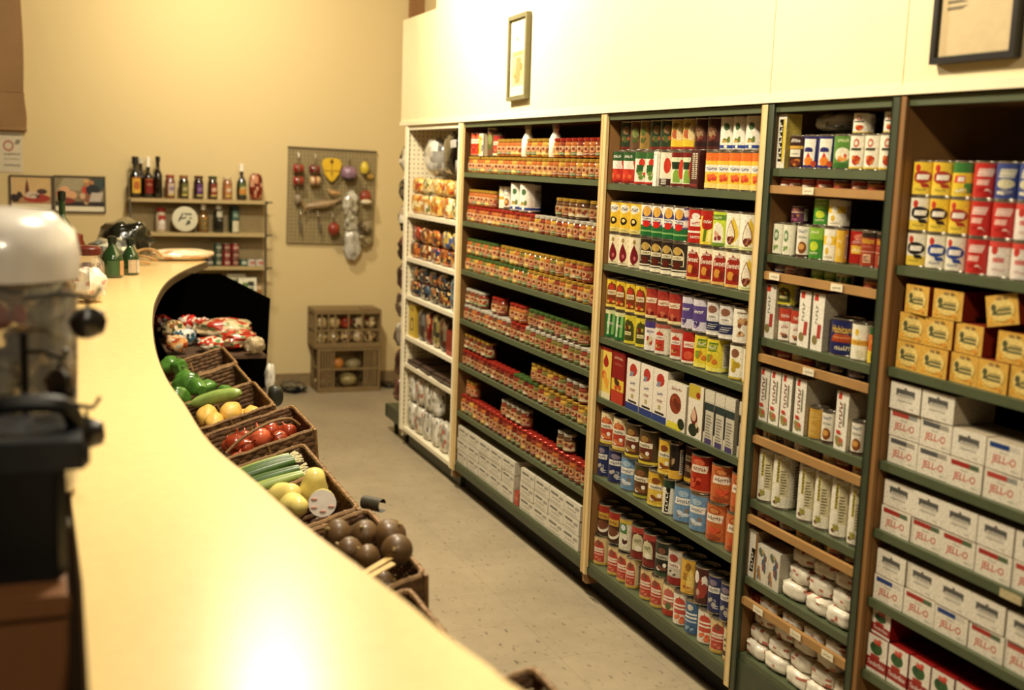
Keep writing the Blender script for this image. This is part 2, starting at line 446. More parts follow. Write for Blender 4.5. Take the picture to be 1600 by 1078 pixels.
 'ltblue': ('food_can', 'light blue tin with white name', [('B', 0, 1, '6f93b4'), ('E', 0, .82, .5, .09, 'a8c0d0'), ('S', -.85, .5, .8, .7, .1, 'f0ead8'), ('W', -.6, .54, .6, .66, '4a5a7a'), ('F', 0, .27, .6, .15, '8a7a6a', 'd8dce0')]),
 'olivebr': ('food_can', 'olive-brown tin with cream name', band3('4a4620', '5a3a22', 'f0e4c4', 'a8a83a', '8a5a34')),
 'blkwh': ('food_can', 'white tin with slanting black name', [('B', 0, 1, 'ece4cc'), ('B', .78, 1, '26402a'), ('S', -.2, .05, .5, .78, .25, '17140f'), *upmarks(.05, .1, .42, .72, 'ece4cc', 5)]),
 'brownred': ('food_can', 'red-brown tin with bean bowl', [('B', 0, 1, '3a1a10'), ('B', .78, 1, '9c2416'), ('R', -.8, .56, .8, .78, 'c89a3a'), ('W', -.6, .6, .6, .74, '5a1a10'), ('E', 0, .3, .9, .2, 'f0e6d0'), ('E', 0, .35, .8, .16, '6d3a20')]),
 'greenpic': ('food_can', 'white-green tin with dark berries', [('B', 0, 1, 'd8d4b8'), ('D', -.1, .55, .6, .4, '4a7a3c'), ('E', 0, .74, .35, .1, 'd8dce0'), ('F', 0, .32, .6, .2, '4a1a1c', 'f0ead8'), ('B', .88, 1, 'c8a83a')]),
 'redcream': ('food_can', 'dark red tin with cream oval', [('B', 0, 1, '5a1814'), ('B', .82, 1, 'a83a30'), ('D', -.05, .25, .7, .58, 'd0c8a0'), ('W', -.5, .5, .4, .68, '5a5a3a'), ('E', .1, .34, .4, .1, 'efe8d0'), ('B', 0, .2, '7a1c16')]),
 'silverred': ('food_can', 'silver tin with red foot', [('B', 0, 1, 'c8c0b0'), ('E', 0, .8, .55, .12, '9c3a30'), ('S', -.8, .5, .8, .66, 0, 'efe6d4'), ('W', -.6, .52, .6, .64, '7a1c16'), ('F', 0, .35, .5, .1, '4a4a3a', 'd8d0c0'), ('B', 0, .22, '8a1a1a')]),
 'yelpear': ('food_can', 'yellow tin with fruit print', [('B', 0, 1, 'd8a83a'), ('E', 0, .8, .35, .13, '9a6a2a'), ('P', .3, .45, .5, .32, 'f0d070'), ('L', -.6, .4, .1, .62, '7a4a1a'), ('F', 0, .16, .6, .1, 'b05a2c', 'e0b050')]),
 'dotted': ('food_can', 'brown tin with white dots', [('B', 0, 1, '4a2018'), ('F', 0, .5, .8, .42, 'f0e6d8', 'a03a2c'), ('E', .3, .7, .22, .1, WH), ('E', -.3, .3, .22, .1, 'c8a08a')]),
 'soupred': ('soup_can', 'red soup tin with cream stripes', [('B', 0, 1, 'd8c08a'), ('D', 0, .1, .9, .86, 'b83c30'), ('E', 0, .8, .4, .11, '8a4a34'), ('S', -.8, .56, .8, .62, 0, 'f0dcc4'), ('S', -.8, .46, .8, .52, 0, 'f0dcc4'), ('W', -.6, .5, .6, .6, 'f0dcc4'), ('S', -.8, .36, .8, .4, 0, 'e8b8a0'), ('F', 0, .22, .5, .09, 'a02a20', 'd87a5a'), ('B', 0, .08, 'c8a440')]),
 'soupcream': ('soup_can', 'cream soup tin with red foot', [('B', 0, 1, 'e6d4a0'), ('D', -.1, .3, .8, .64, 'c8665a'), ('S', -.8, .58, .7, .64, 0, 'f6ecd4'), ('S', -.8, .48, .7, .54, 0, 'f6ecd4'), ('E', 0, .32, .4, .12, '5a6a3a'), ('B', 0, .2, 'a8301e')]),
 'soupor': ('soup_can', 'white soup tin with orange food', [('B', 0, 1, 'e8e0cc'), ('D', -.1, .35, .75, .58, 'c84a38'), ('S', -.8, .62, .7, .68, 0, 'f6ecd4'), ('S', -.8, .5, .7, .56, 0, 'f6ecd4'), ('F', -.1, .2, .7, .16, 'd84a2c', 'e87a4a')]),
 'soupblue': ('soup_can', 'blue soup tin with white stripes', [('B', 0, 1, '3a6088'), ('E', 0, .84, .4, .1, 'd8d0c0'), ('S', -.85, .6, .85, .66, 0, 'e8e8e0'), ('S', -.85, .48, .85, .55, 0, 'e8e8e0'), ('S', -.85, .36, .85, .42, 0, 'b8c8d8'), ('F', 0, .18, .6, .12, '2a4a70', '8aa8c0')]),
 'soupblk': ('soup_can', 'cream soup tin with black stripes', [('B', 0, 1, 'd8cba0'), ('E', -.1, .84, .4, .1, '5a7a5a'), ('S', -.85, .6, .85, .68, 0, '2a2018'), ('S', -.85, .42, .85, .48, 0, '2a2018'), ('B', .14, .3, '2a1420'), ('B', 0, .06, 'b88a40')]),
 'dkcan': ('food_can', 'brown tin with white panel', [('B', 0, 1, '3a1c14'), ('W', -.7, .8, .7, .96, WH), ('B', .6, .7, 'd8a840'), ('R', -.75, .34, .75, .58, 'f0e4c8'), ('W', -.5, .4, .5, .47, BK), ('F', 0, .15, .8, .12, 'c87a2c', '7a3018')]),
 'tomblue': ('food_can', 'blue and white tin with orange tomatoes', [('B', 0, 1, '2c2c6a'), ('S', -.85, .08, .65, .92, .1, WH), ('D', -.1, .5, .55, .16, '2c2c6a'), ('P', -.05, .34, .3, .16, 'd8402c'), ('E', -.05, .2, .55, .14, 'e8842c'), ('E', .6, .12, .3, .1, 'c84a2c')]),
 'tomgr': ('food_can', 'green tin with orange fruit', [('B', 0, 1, '5a8a34'), ('W', -.6, .8, .6, .94, 'd8e0a0'), ('E', 0, .42, .85, .22, 'f0e6c8'), ('F', 0, .33, .5, .13, 'd8562c', 'e8a04a'), ('B', 0, .16, '3a6a2a')]),
 'tomw': ('food_can', 'small white tin with tomato', [('B', 0, 1, 'f4ecd4'), ('E', -.1, .78, .4, .13, 'c85a40'), ('E', -.1, .78, .25, .07, 'f0e0c8'), ('S', -.9, .55, .5, .63, .1, '3a3a24'), ('F', 0, .28, .6, .18, 'd8742c', 'b83a20'), ('B', 0, .05, 'e0c040')]),
 'whgreen': ('food_can', 'white tin with green mark', [('B', 0, 1, 'ece8cc'), ('E', -.1, .62, .5, .2, '6a8a5a'), ('E', -.1, .62, .3, .1, 'd8dcc0'), ('F', 0, .2, .5, .1, '9ab06a', '6a8a3a')]),
 'purpcan': ('food_can', 'purple tin with berry print', [('B', 0, 1, '6a3a54'), ('E', 0, .82, .6, .12, 'a8705a'), ('B', .62, .7, 'd8b8a0'), ('F', 0, .4, .7, .16, 'b8802c', '4a2040'), ('F', 0, .14, .7, .12, '3a1830', 'a85a70')]),
 'whbrown': ('food_can', 'white tin with brown bread', [('B', 0, 1, 'f0e8d0'), ('W', -.7, .78, .7, .92, '4a5a8a'), ('W', -.6, .6, .6, .7, BK), ('E', .1, .3, .65, .2, '8a4a20'), ('E', .0, .33, .45, .1, 'd8a050'), ('B', 0, .07, '4a2418')]),
 'limecan': ('food_can', 'green and lime tin', [('B', 0, 1, '3f8a2c'), ('B', .62, 1, '8ab83a'), ('W', -.6, .8, .6, .92, 'f0f0c0'), ('E', 0, .4, .6, .16, 'c8d83a'), ('W', -.6, .12, .6, .24, 'e8f0b0')]),
 'yelwh': ('food_can', 'white tin with yellow band', [('B', 0, 1, 'f6f0d8'), ('B', .5, .78, 'ecc83a'), ('E', 0, .64, .4, .14, 'f6f0d8'), ('E', -.2, .3, .3, .12, 'e0b840'), ('W', -.6, .06, .6, .16, 'a88a3a')]),
 'yelnar': ('food_can', 'narrow yellow tin', [('B', 0, 1, 'e8b83a'), ('W', -.6, .6, .6, .72, 'f6e6b0'), ('E', 0, .3, .5, .14, 'f0d078')]),
 'redbig': ('food_can', 'large red tin with yellow badge', [('B', 0, 1, 'a81c14'), ('E', .2, .82, .7, .1, 'd87a60'), ('S', -.85, .62, .3, .74, .5, 'f0d8c0'), ('R', -.8, .3, .3, .56, 'e8b83a'), ('W', -.65, .34, .2, .52, 'f6e8b0'), ('S', .4, .05, .6, .56, .2, 'b8a080')]),
 'brpea': ('food_can', 'red-brown tin with yellow script', [('B', 0, 1, 'a03a24'), ('B', .86, 1, '2a1a14'), ('T', 'Habitant', 0, .77, .17, 1.8, .25, 0, 'e8bc3a'), ('W', -.6, .56, .6, .63, 'd88a70'), ('B', .42, .45, 'd8a080'), ('R', -.4, .1, .6, .36, 'e0b088'), ('L', -.3, .14, .5, .32, '3a1a14')]),
 'redsm': ('food_can', 'small red tin with white lower part', [('B', 0, 1, 'efe4d0'), ('B', .6, 1, 'b8402a'), ('W', -.6, .7, .6, .86, 'f0d8c0'), ('W', -.5, .36, .5, .5, '9c2a1c'), ('F', 0, .16, .6, .1, 'c87a4a', '6a4a3a')]),
 'navybig': ('food_can', 'large navy tin with yellow name', [('B', 0, 1, '1f2458'), ('T', 'Habitant', 0, .74, .22, 1.8, .1, 0, 'e8bc3a'), ('D', 0, .38, .85, .24, 'b04a24'), ('R', -.95, .36, .95, .42, '9c3a20'), ('S', -.7, .48, .7, .52, 0, 'd8885a'), ('W', -.5, .12, .75, .28, 'e8dcb0'), ('B', 0, .06, '1f2458')]),
 'whyel': ('food_can', 'white tin with yellow lettered band', [('B', 0, 1, 'f6efd4'), ('E', -.35, .78, .26, .1, 'ecc23a'), ('B', .4, .56, 'e8b444'), ('W', -.75, .42, .75, .54, 'a86a24'), ('E', .1, .16, .4, .12, 'e6dcb8')]),
 'oryel': ('food_can', 'orange tin with yellow foot', [('B', 0, 1, 'd8702c'), ('B', .8, 1, '2f5a2a'), ('F', 0, .62, .7, .16, 'd8482c', 'e8a04a'), ('B', 0, .34, 'e8cc3a'), ('W', -.5, .06, .5, .28, '4a3a1c')]),
 'tancan': ('food_can', 'tan tin with small pattern', [('B', 0, 1, 'c89a3c'), ('L', -.8, .1, .8, .9, 'dcb868')]),
 'canis': ('food_canister', 'tall white canister with beige fine-print panel', [('B', 0, 1, 'f0e8d0'), ('R', -.1, .22, .85, .92, 'd8cca0'), ('L', 0, .26, .75, .74, '7a7258'), ('S', -.5, .48, -.2, .95, .05, 'c8b43a'), *upmarks(-.46, .5, -.24, .9, '3a3a24', 7), ('F', -.3, .14, .4, .08, '6a3a2c', 'a8a04a')]),
}
for a, b, c in (('A1', 'f0c838', 'a83224'), ('A2', 'f0c838', '3a1a14'), ('A3', 'f2ead0', '1a1a1a'), ('A4', 'f2ead0', '24408c')):
    K[a] = ('food_can', {'A1': 'yellow tin with red oval', 'A2': 'yellow tin with dark brown oval', 'A3': 'white-yellow tin with black oval', 'A4': 'white tin with blue oval'}[a],
            [('B', 0, 1, b), ('B', 0, .3, 'f0d048' if a != 'A4' else 'f2ead0'), ('E', -.45, .82, .3, .12, 'c83a28'), ('E', 0, .54, .95, .2, c), ('S', -.55, .46, .6, .62, .1, 'f6eede'), ('W', -.6, .1, .5, .2, '8a7a2a' if a != 'A4' else c), ('S', .1, .22, .8, .34, -.2, c)])
K['A5'] = ('food_can', 'yellow-green tin with small red label', [('B', 0, 1, 'e8c838'), ('B', .7, 1, '3a7a34'), ('S', -.9, .4, .2, .62, .1, 'd84a34'), ('S', -.5, .44, .1, .58, .1, 'f6eede'), ('S', .1, .1, 1, .4, .1, '4a8a3a'), ('F', -.2, .16, .6, .1, 'f0ead0', 'd8c060')])
K['A6'] = ('food_can', 'red tin with white slanted print', [('B', 0, 1, 'c82c24'), ('S', -.8, .62, .6, .84, .2, 'f6dccc'), ('S', -.8, .36, .3, .52, .1, 'f0b8a8'), ('F', -.1, .2, .7, .12, 'f6dccc', 'b81c18')])
K['A7'] = ('food_can', 'blue tin with cream print', [('B', 0, 1, '3a4a8a'), ('S', -.8, .6, .6, .84, .2, 'e8e0c0'), ('E', -.1, .42, .8, .14, 'd8d0a8'), ('F', -.1, .18, .7, .1, 'e8e0c8', '8a8a9a')])
K['A8'] = ('food_can', 'white tin with pink-red print', [('B', 0, 1, 'f2e6d8'), ('E', -.4, .76, .35, .14, 'c83a30'), ('R', -.5, .4, .5, .54, 'd87a70'), ('B', .84, 1, 'd8483c'), ('W', -.5, .14, .6, .24, 'd8a098')])

# product rows: (kind, y of its far edge)
ROWS = {
 'c1b': [('tomred', 3.801), ('tomred', 3.707), ('tomwhite', 3.618), ('tomwhite', 3.54), ('CARD', 3.48), ('tombar', 3.441), ('tomgreen', 3.369), ('tomgreen', 3.3), ('MBOX', 3.238), ('fruit', 3.154), ('fruit', 3.094), ('fruit', 3.037), ('fruit', 2.979), ('fruit', 2.927), ('fruit', 2.877)],
 'c1t': [('dkgreen', 3.776), ('dkbrown', 3.699), ('dkyellow', 3.64), ('dkgreen', 3.582), ('dkgreen', 3.512), ('yelpic', 3.437), ('yelpic', 3.356), ('dkred', 3.281), ('dkred', 3.221), ('whblue', 3.148), ('whblue', 3.103), ('whblue', 3.043), ('whblue', 2.988), ('dkred', 2.911)],
 'c2t': [('pine', 3.816), ('pine', 3.734), ('pine', 3.658), ('peach', 3.576), ('peach', 3.487), ('peach', 3.421), ('peach', 3.354), ('redbox', 3.237), ('redyel', 3.17), ('lime', 3.102), ('pearw', 3.037), ('pearw', 2.951), ('pearw', 2.871)],
 'c2b': [('beetc', 3.822), ('beetc', 3.748), ('beetc', 3.667), ('beetc', 3.605), ('bean', 3.549), ('bean', 3.477), ('bean', 3.424), ('bean', 3.359), ('sweet', 3.232), ('sweet', 3.171), ('sweet', 3.103), ('sweet', 3.033), ('pearw', 2.941), ('pearw', 2.868)],
 'c3t': [('beanyel', 3.815), ('beanyel', 3.722), ('beanyel', 3.655), ('beanyel', 3.595), ('chili', 3.523), ('chili', 3.445), ('chili', 3.37), ('greenl', 3.303), ('purp', 3.243), ('purp', 3.188), ('navyw', 3.115), ('navyw', 3.036), ('nutw', 2.952), ('nutw', 2.865)],
 'c3b': [('greend', 3.811), ('greend', 3.733), ('olive', 3.653), ('olive', 3.589), ('whpurp', 3.518), ('whred', 3.447), ('redw', 3.391), ('whred', 3.307), ('redw', 3.258), ('veg', 3.188), ('veg', 3.116), ('nutred', 3.051), ('corn', 2.95), ('corn', 2.89)],
 'c4': [('CAKE', 3.804), ('CAKE2', 3.706), ('SALT', 3.592), ('SALT', 3.489), ('SALT', 3.398), ('MUFF', 3.3), ('MUFF2', 3.165), ('JELLO', 3.068), ('JELLO', 3.009), ('JELLO', 2.952), ('JELLO', 2.875)],
 'c5t': [('creamred', 3.81), ('creamred', 3.715), ('brownyel', 3.624), ('brownyel', 3.522), ('dkgb', 3.431), ('yelcan', 3.344), ('blkyel', 3.282), ('brownwhite', 3.233), ('redcan', 3.133), ('orange', 3.012), ('orange', 2.898)],
 'c5b': [('navycan', 3.811), ('navycan', 3.742), ('ltblue', 3.642), ('olivebr', 3.529), ('yelcan', 3.431), ('yelcan', 3.353), ('blkwh', 3.297), ('ltblue', 3.244), ('ltblue', 3.142), ('orange', 3.033), ('orange', 2.913)],
 'c6t': [('brownred', 3.794), ('brownred', 3.698), ('greenpic', 3.613), ('redcream', 3.519), ('redcream', 3.432), ('dkgb', 3.349), ('silverred', 3.255), ('yelpear', 3.176), ('dotted', 3.095), ('navycan', 3.03), ('navycan', 2.961), ('navycan', 2.894)],
 'c6b': [('soupred', 3.843), ('soupred', 3.762), ('soupred', 3.672), ('soupred', 3.602), ('soupred', 3.551), ('soupred', 3.498), ('soupred', 3.421), ('soupred', 3.356), ('soupcream', 3.283), ('soupor', 3.201), ('soupblue', 3.118), ('soupor', 3.043), ('soupred', 2.972), ('soupblk', 2.906)],
 'n1': [('HABW', 2.799), ('dkcan', 2.736), ('tomblue', 2.671), ('tomblue', 2.607), ('tomgr', 2.541), ('tomw', 2.463), ('tomw', 2.408), ('tomw', 2.349), ('TALLW', 2.306)],
 'n1u': [('tomws', 2.469), ('tomws', 2.414), ('tomws', 2.355)],
 'n2': [('whgreen', 2.784), ('whgreen', 2.74), ('purpcan', 2.709), ('whbrown', 2.656), ('limecan', 2.6), ('yelwh', 2.538), ('yelnar', 2.484), ('redbig', 2.461), ('brpea', 2.386), ('brpea', 2.333)],
 'n3': [('BOXW', 2.796), ('redsm', 2.733), ('redsm', 2.678), ('BOXW', 2.621), ('BOXW', 2.561), ('navybig', 2.495), ('whyel', 2.395), ('oryel', 2.328)],
 'n4': [('BOXT', 2.785), ('BOXT', 2.728), ('BOXT', 2.674), ('BOXT', 2.61), ('tancan', 2.549), ('whbrown', 2.493), ('BOXT', 2.431), ('whbrown', 2.38), ('whyel', 2.344)],
 'n5': [('canis', 2.797), ('canis', 2.722), ('canis', 2.66), ('canis', 2.569), ('canis', 2.502), ('canis', 2.443), ('canis', 2.364), ('dkcan', 2.306)],
 'n6': [('HABB', 2.8), ('FLOR', 2.735), ('FLOR', 2.678), ('PK', 2.619), ('PK', 2.519), ('PK', 2.424)],
 'n7': [('PK', 2.817), ('PK', 2.71), ('PK', 2.606), ('PK', 2.503), ('PK', 2.405)],
 't1': [('tin', 2.789), ('tin', 2.725), ('tin', 2.664), ('tin', 2.597), ('tin', 2.525), ('tin', 2.455), ('tin', 2.392), ('tin', 2.325)],
 't2': [('tin', 2.785), ('tin', 2.721), ('tin', 2.67), ('tin', 2.597), ('tin', 2.543), ('tin', 2.494), ('tin', 2.374)],
 't3': [('tin', 2.785), ('tin', 2.724), ('tin', 2.661), ('tin', 2.617), ('tin', 2.544), ('tin', 2.484), ('tin', 2.407), ('tin', 2.329)],
 't4': [('tin', 2.786), ('tin', 2.712), ('tin', 2.677), ('tin', 2.609), ('tin', 2.541), ('tin', 2.489), ('tin', 2.435), ('tin', 2.358)],
 't5': [('tin', 2.789), ('tin', 2.72), ('tin', 2.65), ('tin', 2.572), ('tin', 2.503), ('tin', 2.434), ('tin', 2.362)],
 't6': [('PK', 2.793), ('PK', 2.728), ('PK', 2.614), ('PK', 2.515), ('PK', 2.421)],
 'b1c': [('A', 2.229), ('A', 2.16), ('A', 2.094), ('A', 2.024), ('A', 1.962), ('A', 1.907)],
 'b1b': [('A', 2.229), ('A', 2.159), ('A', 2.093), ('A', 2.031), ('A', 1.966), ('A', 1.914)],
 'b1a': [('A', 2.228), ('A', 2.157), ('A', 2.094), ('A', 2.032), ('A', 1.971), ('A', 1.912)],
 'b2a': [('Y', 2.225), ('Y', 2.136), ('Y', 2.05), ('Y', 1.962), ('Y', 1.872)],
 'b2b': [('Y', 2.23), ('Y', 2.135), ('Y', 2.041), ('Y', 1.91)],
 'b2c': [('Y', 2.224), ('Y', 2.118), ('Y', 1.953)],
 'b3a': [('W', 2.224), ('W', 2.128), ('W', 2.032), ('W', 1.928), ('W', 1.829)],
 'b4a': [('W', 2.234), ('W', 2.126), ('W', 2.015), ('W', 1.905), ('W', 1.801)],
 'b5a': [('W', 2.243), ('W', 2.136), ('W', 2.024), ('W', 1.92), ('W', 1.821)],
 'b6a': [('R', 2.255), ('R', 2.18), ('R', 2.106), ('R', 2.039), ('R', 1.971)],
}

# ------------------------------------------------------------------ special surfaces
def nodes(m):
    return m.node_tree, m.node_tree.nodes['Principled BSDF'], m.node_tree.nodes.new, m.node_tree.links.new


def pegmat(name, base, ax=(0, 2), pitch=.025):
    m = M(name, base, .6, var=.06)
    nt, b, N, Lk = nodes(m)
    tc = N('ShaderNodeTexCoord'); sp = N('ShaderNodeSeparateXYZ'); Lk(tc.outputs['Object'], sp.inputs[0])

    def mth(op, a, c=None):
        n = N('ShaderNodeMath'); n.operation = op
        for i, q in enumerate((a, c)):
            if q is None:
                continue
            if isinstance(q, (int, float)):
                n.inputs[i].default_value = q
            else:
                Lk(q, n.inputs[i])
        return n.outputs[0]
    sq = []
    for a in ax:
        f = mth('SUBTRACT', mth('FRACT', mth('DIVIDE', sp.outputs[a], pitch)), .5)
        sq.append(mth('MULTIPLY', f, f))
    hole = mth('LESS_THAN', mth('ADD', sq[0], sq[1]), .022)
    mix = N('ShaderNodeMixRGB'); mix.inputs['Color2'].default_value = lin('2a2014')
    src = b.inputs['Base Color'].links[0].from_socket
    Lk(hole, mix.inputs['Fac']); Lk(src, mix.inputs['Color1']); Lk(mix.outputs[0], b.inputs['Base Color'])
    return m


def floormat():
    m = M('vinyl_tile', 'a2947a', .42, var=.05, scale=14, spec=.35)
    nt, b, N, Lk = nodes(m)
    tc = N('ShaderNodeTexCoord')
    br = N('ShaderNodeTexBrick')
    br.offset = 0
    br.inputs['Scale'].default_value = 1
    br.inputs['Brick Width'].default_value = .305
    br.inputs['Row Height'].default_value = .305
    br.inputs['Mortar Size'].default_value = .002
    br.inputs['Color1'].default_value = (1, 1, 1, 1); br.inputs['Color2'].default_value = (.96, .96, .95, 1)
    br.inputs['Mortar'].default_value = (.84, .83, .81, 1)
    Lk(tc.outputs['Object'], br.inputs['Vector'])
    # dark flecks pressed into the vinyl
    mp = N('ShaderNodeMapping'); mp.inputs['Scale'].default_value = (1, .45, 1); mp.inputs['Rotation'].default_value = (0, 0, .6)
    Lk(tc.outputs['Object'], mp.inputs['Vector'])
    vo = N('ShaderNodeTexNoise'); vo.inputs['Scale'].default_value = 55; vo.inputs['Detail'].default_value = 6
    Lk(mp.outputs[0], vo.inputs['Vector'])
    rp = N('ShaderNodeMapRange'); rp.inputs['From Min'].default_value = .61; rp.inputs['From Max'].default_value = .72
    rp.inputs['To Min'].default_value = 1; rp.inputs['To Max'].default_value = .45
    Lk(vo.outputs['Fac'], rp.inputs['Value'])
    big = N('ShaderNodeTexNoise'); big.inputs['Scale'].default_value = 2.2; big.inputs['Detail'].default_value = 5
    Lk(tc.outputs['Object'], big.inputs['Vector'])
    rb = N('ShaderNodeMapRange'); rb.inputs['From Min'].default_value = .3; rb.inputs['From Max'].default_value = .7
    rb.inputs['To Min'].default_value = .86; rb.inputs['To Max'].default_value = 1.06
    Lk(big.outputs['Fac'], rb.inputs['Value'])
    src = b.inputs['Base Color'].links[0].from_socket
    last = src
    for s in (br.outputs['Color'], rp.outputs[0], rb.outputs[0]):
        v = N('ShaderNodeVectorMath'); v.operation = 'MULTIPLY'
        Lk(last, v.inputs[0]); Lk(s, v.inputs[1]); last = v.outputs[0]
    Lk(last, b.inputs['Base Color'])
    return m


WOODT = M('tan_board', '8a6234', .55, var=.14, scale=9, stretch=(1, 1, .12))
WOODD = M('brown_board', '3a2614', .6, var=.2, scale=8, stretch=(1, 1, .12))
CREAM = M('cream_edge', 'd8bd84', .5, var=.05)
GREEN = M('green_paint', '4b5338', .45, var=.08, scale=12)
DKGREEN = M('dark_green_paint', '383f2b', .45, var=.1)
WPAINT = M('white_paint', 'e6dcc0', .5, var=.04)
HEAD = M('cream_wallboard', 'e8d9ac', .6, var=.025, scale=6)
WALLM = M('plaster_wall', 'cfba88', .85, var=.05, scale=160, bump=.25)

# ------------------------------------------------------------------ the room
YW = 8.15
put('floor', MB().box(-3.6, .75, -1.2, YW, -.05, 0).mesh('floor', floormat()), kind='structure')
put('wall_back', MB().box(-3.6, .9, YW, YW + .12, 0, 3.05).mesh('wall_back', WALLM), kind='structure')
put('wall_right', MB().box(.62, .74, -1.2, YW, 0, 3.05).mesh('wall_right', WALLM), kind='structure')
put('wall_left', MB().box(-3.72, -3.6, -1.2, YW, 0, 3.05).mesh('wall_left', M('brown_panelling', '6a4a2c', .6, var=.15, scale=6)), kind='structure')
put('ceiling', MB().box(-3.6, .75, -1.2, YW, 3.05, 3.15).mesh('ceiling', M('ceiling_paint', '6e6248', .9, var=.03)), kind='structure')
put('baseboard_back', MB().box(-3.6, .6, YW - .012, YW, 0, .095).mesh('baseboard_back', M('brown_base', '86704c', .6)), kind='structure')
put('trim_1', MB().box(.53, .62, YW - .09, YW, 2.1, 3.05).mesh('trim_1', M('beam_wood', '8a6238', .6, var=.15, scale=8, stretch=(1, 1, .12))), kind='structure')
for nm, y0, y1, z1 in (('wall_header', 5.83, 6.42, 2.362), ('wall_header', 2.802, 5.828, 3.05), ('wall_header', 2.262, 2.799, 3.05), ('wall_header', .6, 2.259, 3.05)):
    put(nm, MB().box(-.004, .6, y0, y1, 1.815, z1).mesh(nm, HEAD), kind='structure')
put('trim_2', MB().box(-.012, .02, .6, 6.42, 1.793, 1.8145).mesh('trim_2', M('pale_trim', 'efe2bd', .5, var=.03)), kind='structure')

# ------------------------------------------------------------------ shelving units
DEP = .36


def unit(name, label, y0, y1, shelves, zt, side, shelfm, postm, back, kick=True, posts=True, lip=None, topm=None, pt=.018):
    t = put(name, None, loc=(0, (y0 + y1) / 2, 0), label=label, cat='shelving unit', group='shelving units along the aisle')
    oy = -(y0 + y1) / 2
    a, b = y0 + oy, y1 + oy
    for s in (a, b - pt):
        put('side_panel', MB().box(.004, DEP, s, s + pt, .06, zt).mesh('side_panel', side), t)
    put('back_panel', MB().box(DEP, DEP + .012, a, b, .06, zt).mesh('back_panel', back), t)
    put('top_rail', MB().box(.0, .02, a, b, zt - .022, zt).mesh('top_rail', topm or shelfm), t)
    put('top_board', MB().box(.021, DEP, a + pt, b - pt, zt - .016, zt).mesh('top_board', side), t)
    for z in shelves:
        put('shelf_board', rbox(0, DEP, a + pt, b - pt, z - .021, z, .003).mesh('shelf_board', shelfm), t)
    if kick:
        put('kick_board', MB().box(-.001, .02, a, b, .105, shelves[-1] - .0215).mesh('kick_board', DKGREEN), t)
        put('plinth', MB().box(.07, DEP, a, b, 0, .1).mesh('plinth', M('plinth_gap_shade', '14110c', .8)), t)  # near-black colour stands in for shade in the gap under the kick board
    for s0, s1, pm in postm:
        put('post', rbox(-.010, .0035, s0 + oy, s1 + oy, .1, zt - .0005, .002).mesh('post', pm), t)
    return t


JZ = (1.558, 1.327, 1.095, .856, .636, .40, .151)
CZ = (1.548, 1.263, .999, .781, .486, .151)
NZ = (1.618, 1.383, 1.150, .915, .683, .455, .222)
NT = (1.572, 1.336, 1.105, .872, .64, .395)
BZ = (1.401, 1.160, .931, .762, .588, .402, .12)
WZ = (1.32, 1.077, .867, .64, .483, .117)
peg_side = pegmat('white_pegboard_side', 'ddd0ae', (0, 2))
peg_back = pegmat('white_pegboard_back', 'ddd0ae', (1, 2))
U_W = unit('shelving_unit', 'white pegboard shelving bay at the far end of the aisle', 5.392, 6.31, WZ, 1.79, peg_side, WPAINT, [(6.275, 6.31, WPAINT), (5.392, 5.412, WPAINT)], peg_back, kick=False)
put('plinth', MB().box(.05, DEP, -.45, .45, 0, .09).mesh('plinth', DKGREEN), U_W)
unit('shelving_unit', 'brown and green shelving bay filled with small jars', 3.832, 5.39, JZ, 1.79, WOODT, GREEN, [(5.35, 5.39, CREAM), (3.832, 3.846, CREAM)], WOODD)
unit('shelving_unit', 'brown and green shelving bay of double-stacked tins beside the jar bay', 2.800, 3.830, CZ, 1.79, WOODT, GREEN, [(3.802, 3.83, CREAM), (2.80, 2.829, CREAM)], WOODD)
U_N = unit('shelving_unit', 'narrow green-framed shelving bay with tan trays under its shelves', 2.258, 2.798, NZ, 1.79, WOODT, GREEN, [(2.77, 2.798, DKGREEN), (2.258, 2.286, DKGREEN)], WOODD)
unit('shelving_unit', 'brown shelving bay of cartons below the black-framed notice', .75, 2.256, BZ, 1.79, WOODT, GREEN, [(2.236, 2.256, WOODT)], WOODD)
for z in NT:
    yc = (2.258 + 2.798) / 2
    tr = put('tray', MB().box(.012, .2, 2.277 - yc, 2.779 - yc, z - .024, z - .019).mesh('tray', WOODT), U_N)
    put('tray_lip', rbox(-.006, .011, 2.2862 - yc, 2.7698 - yc, z - .0215, z, .002).mesh('tray_lip', M('tan_lip', 'a07844', .55, var=.1, scale=12)), tr)
ZC = 2.528
for z, yy in ((1.572, 2.59), (1.336, 2.715), (1.336, 2.44), (1.105, 2.53), (.395, 2.68), (.395, 2.50), (.395, 2.36)):
    m = MB(); m.box(-.0078, -.0064, yy - ZC - .024, yy - ZC + .024, z - .0195, z - .001, 0, 'efe3c2')
    art(m, [('W', -.7, .3, .7, .65, '8a7a5a')], on_front(-.0078, yy - ZC, z - .0195), .024, .0185)
    put('price_tag', m.mesh('price_tag', paper()), U_N)
for par, z, yy in ((3, .588, 1.79), ):
    m = MB(); m.box(-.0018, -.0006, yy - .03, yy + .03, .742, .760, 0, 'c8b88a')
    m.xf(Matrix.Translation((0, -1.503, 0)))
    put('price_tag', m.mesh('price_tag', paper()), bpy.data.objects['shelving_unit.004'])
put('bracket', MB().box(.06, .09, .43, .445, .0, .13).mesh('bracket', DKGREEN), U_W)

# ------------------------------------------------------------------ tins
BAY = {'c': 'tin bay', 'n': 'tray bay', 'b': 'carton bay', 'j': 'jar bay', 'w': 'white bay'}
CAN = {}
R0, H0 = .036, .115


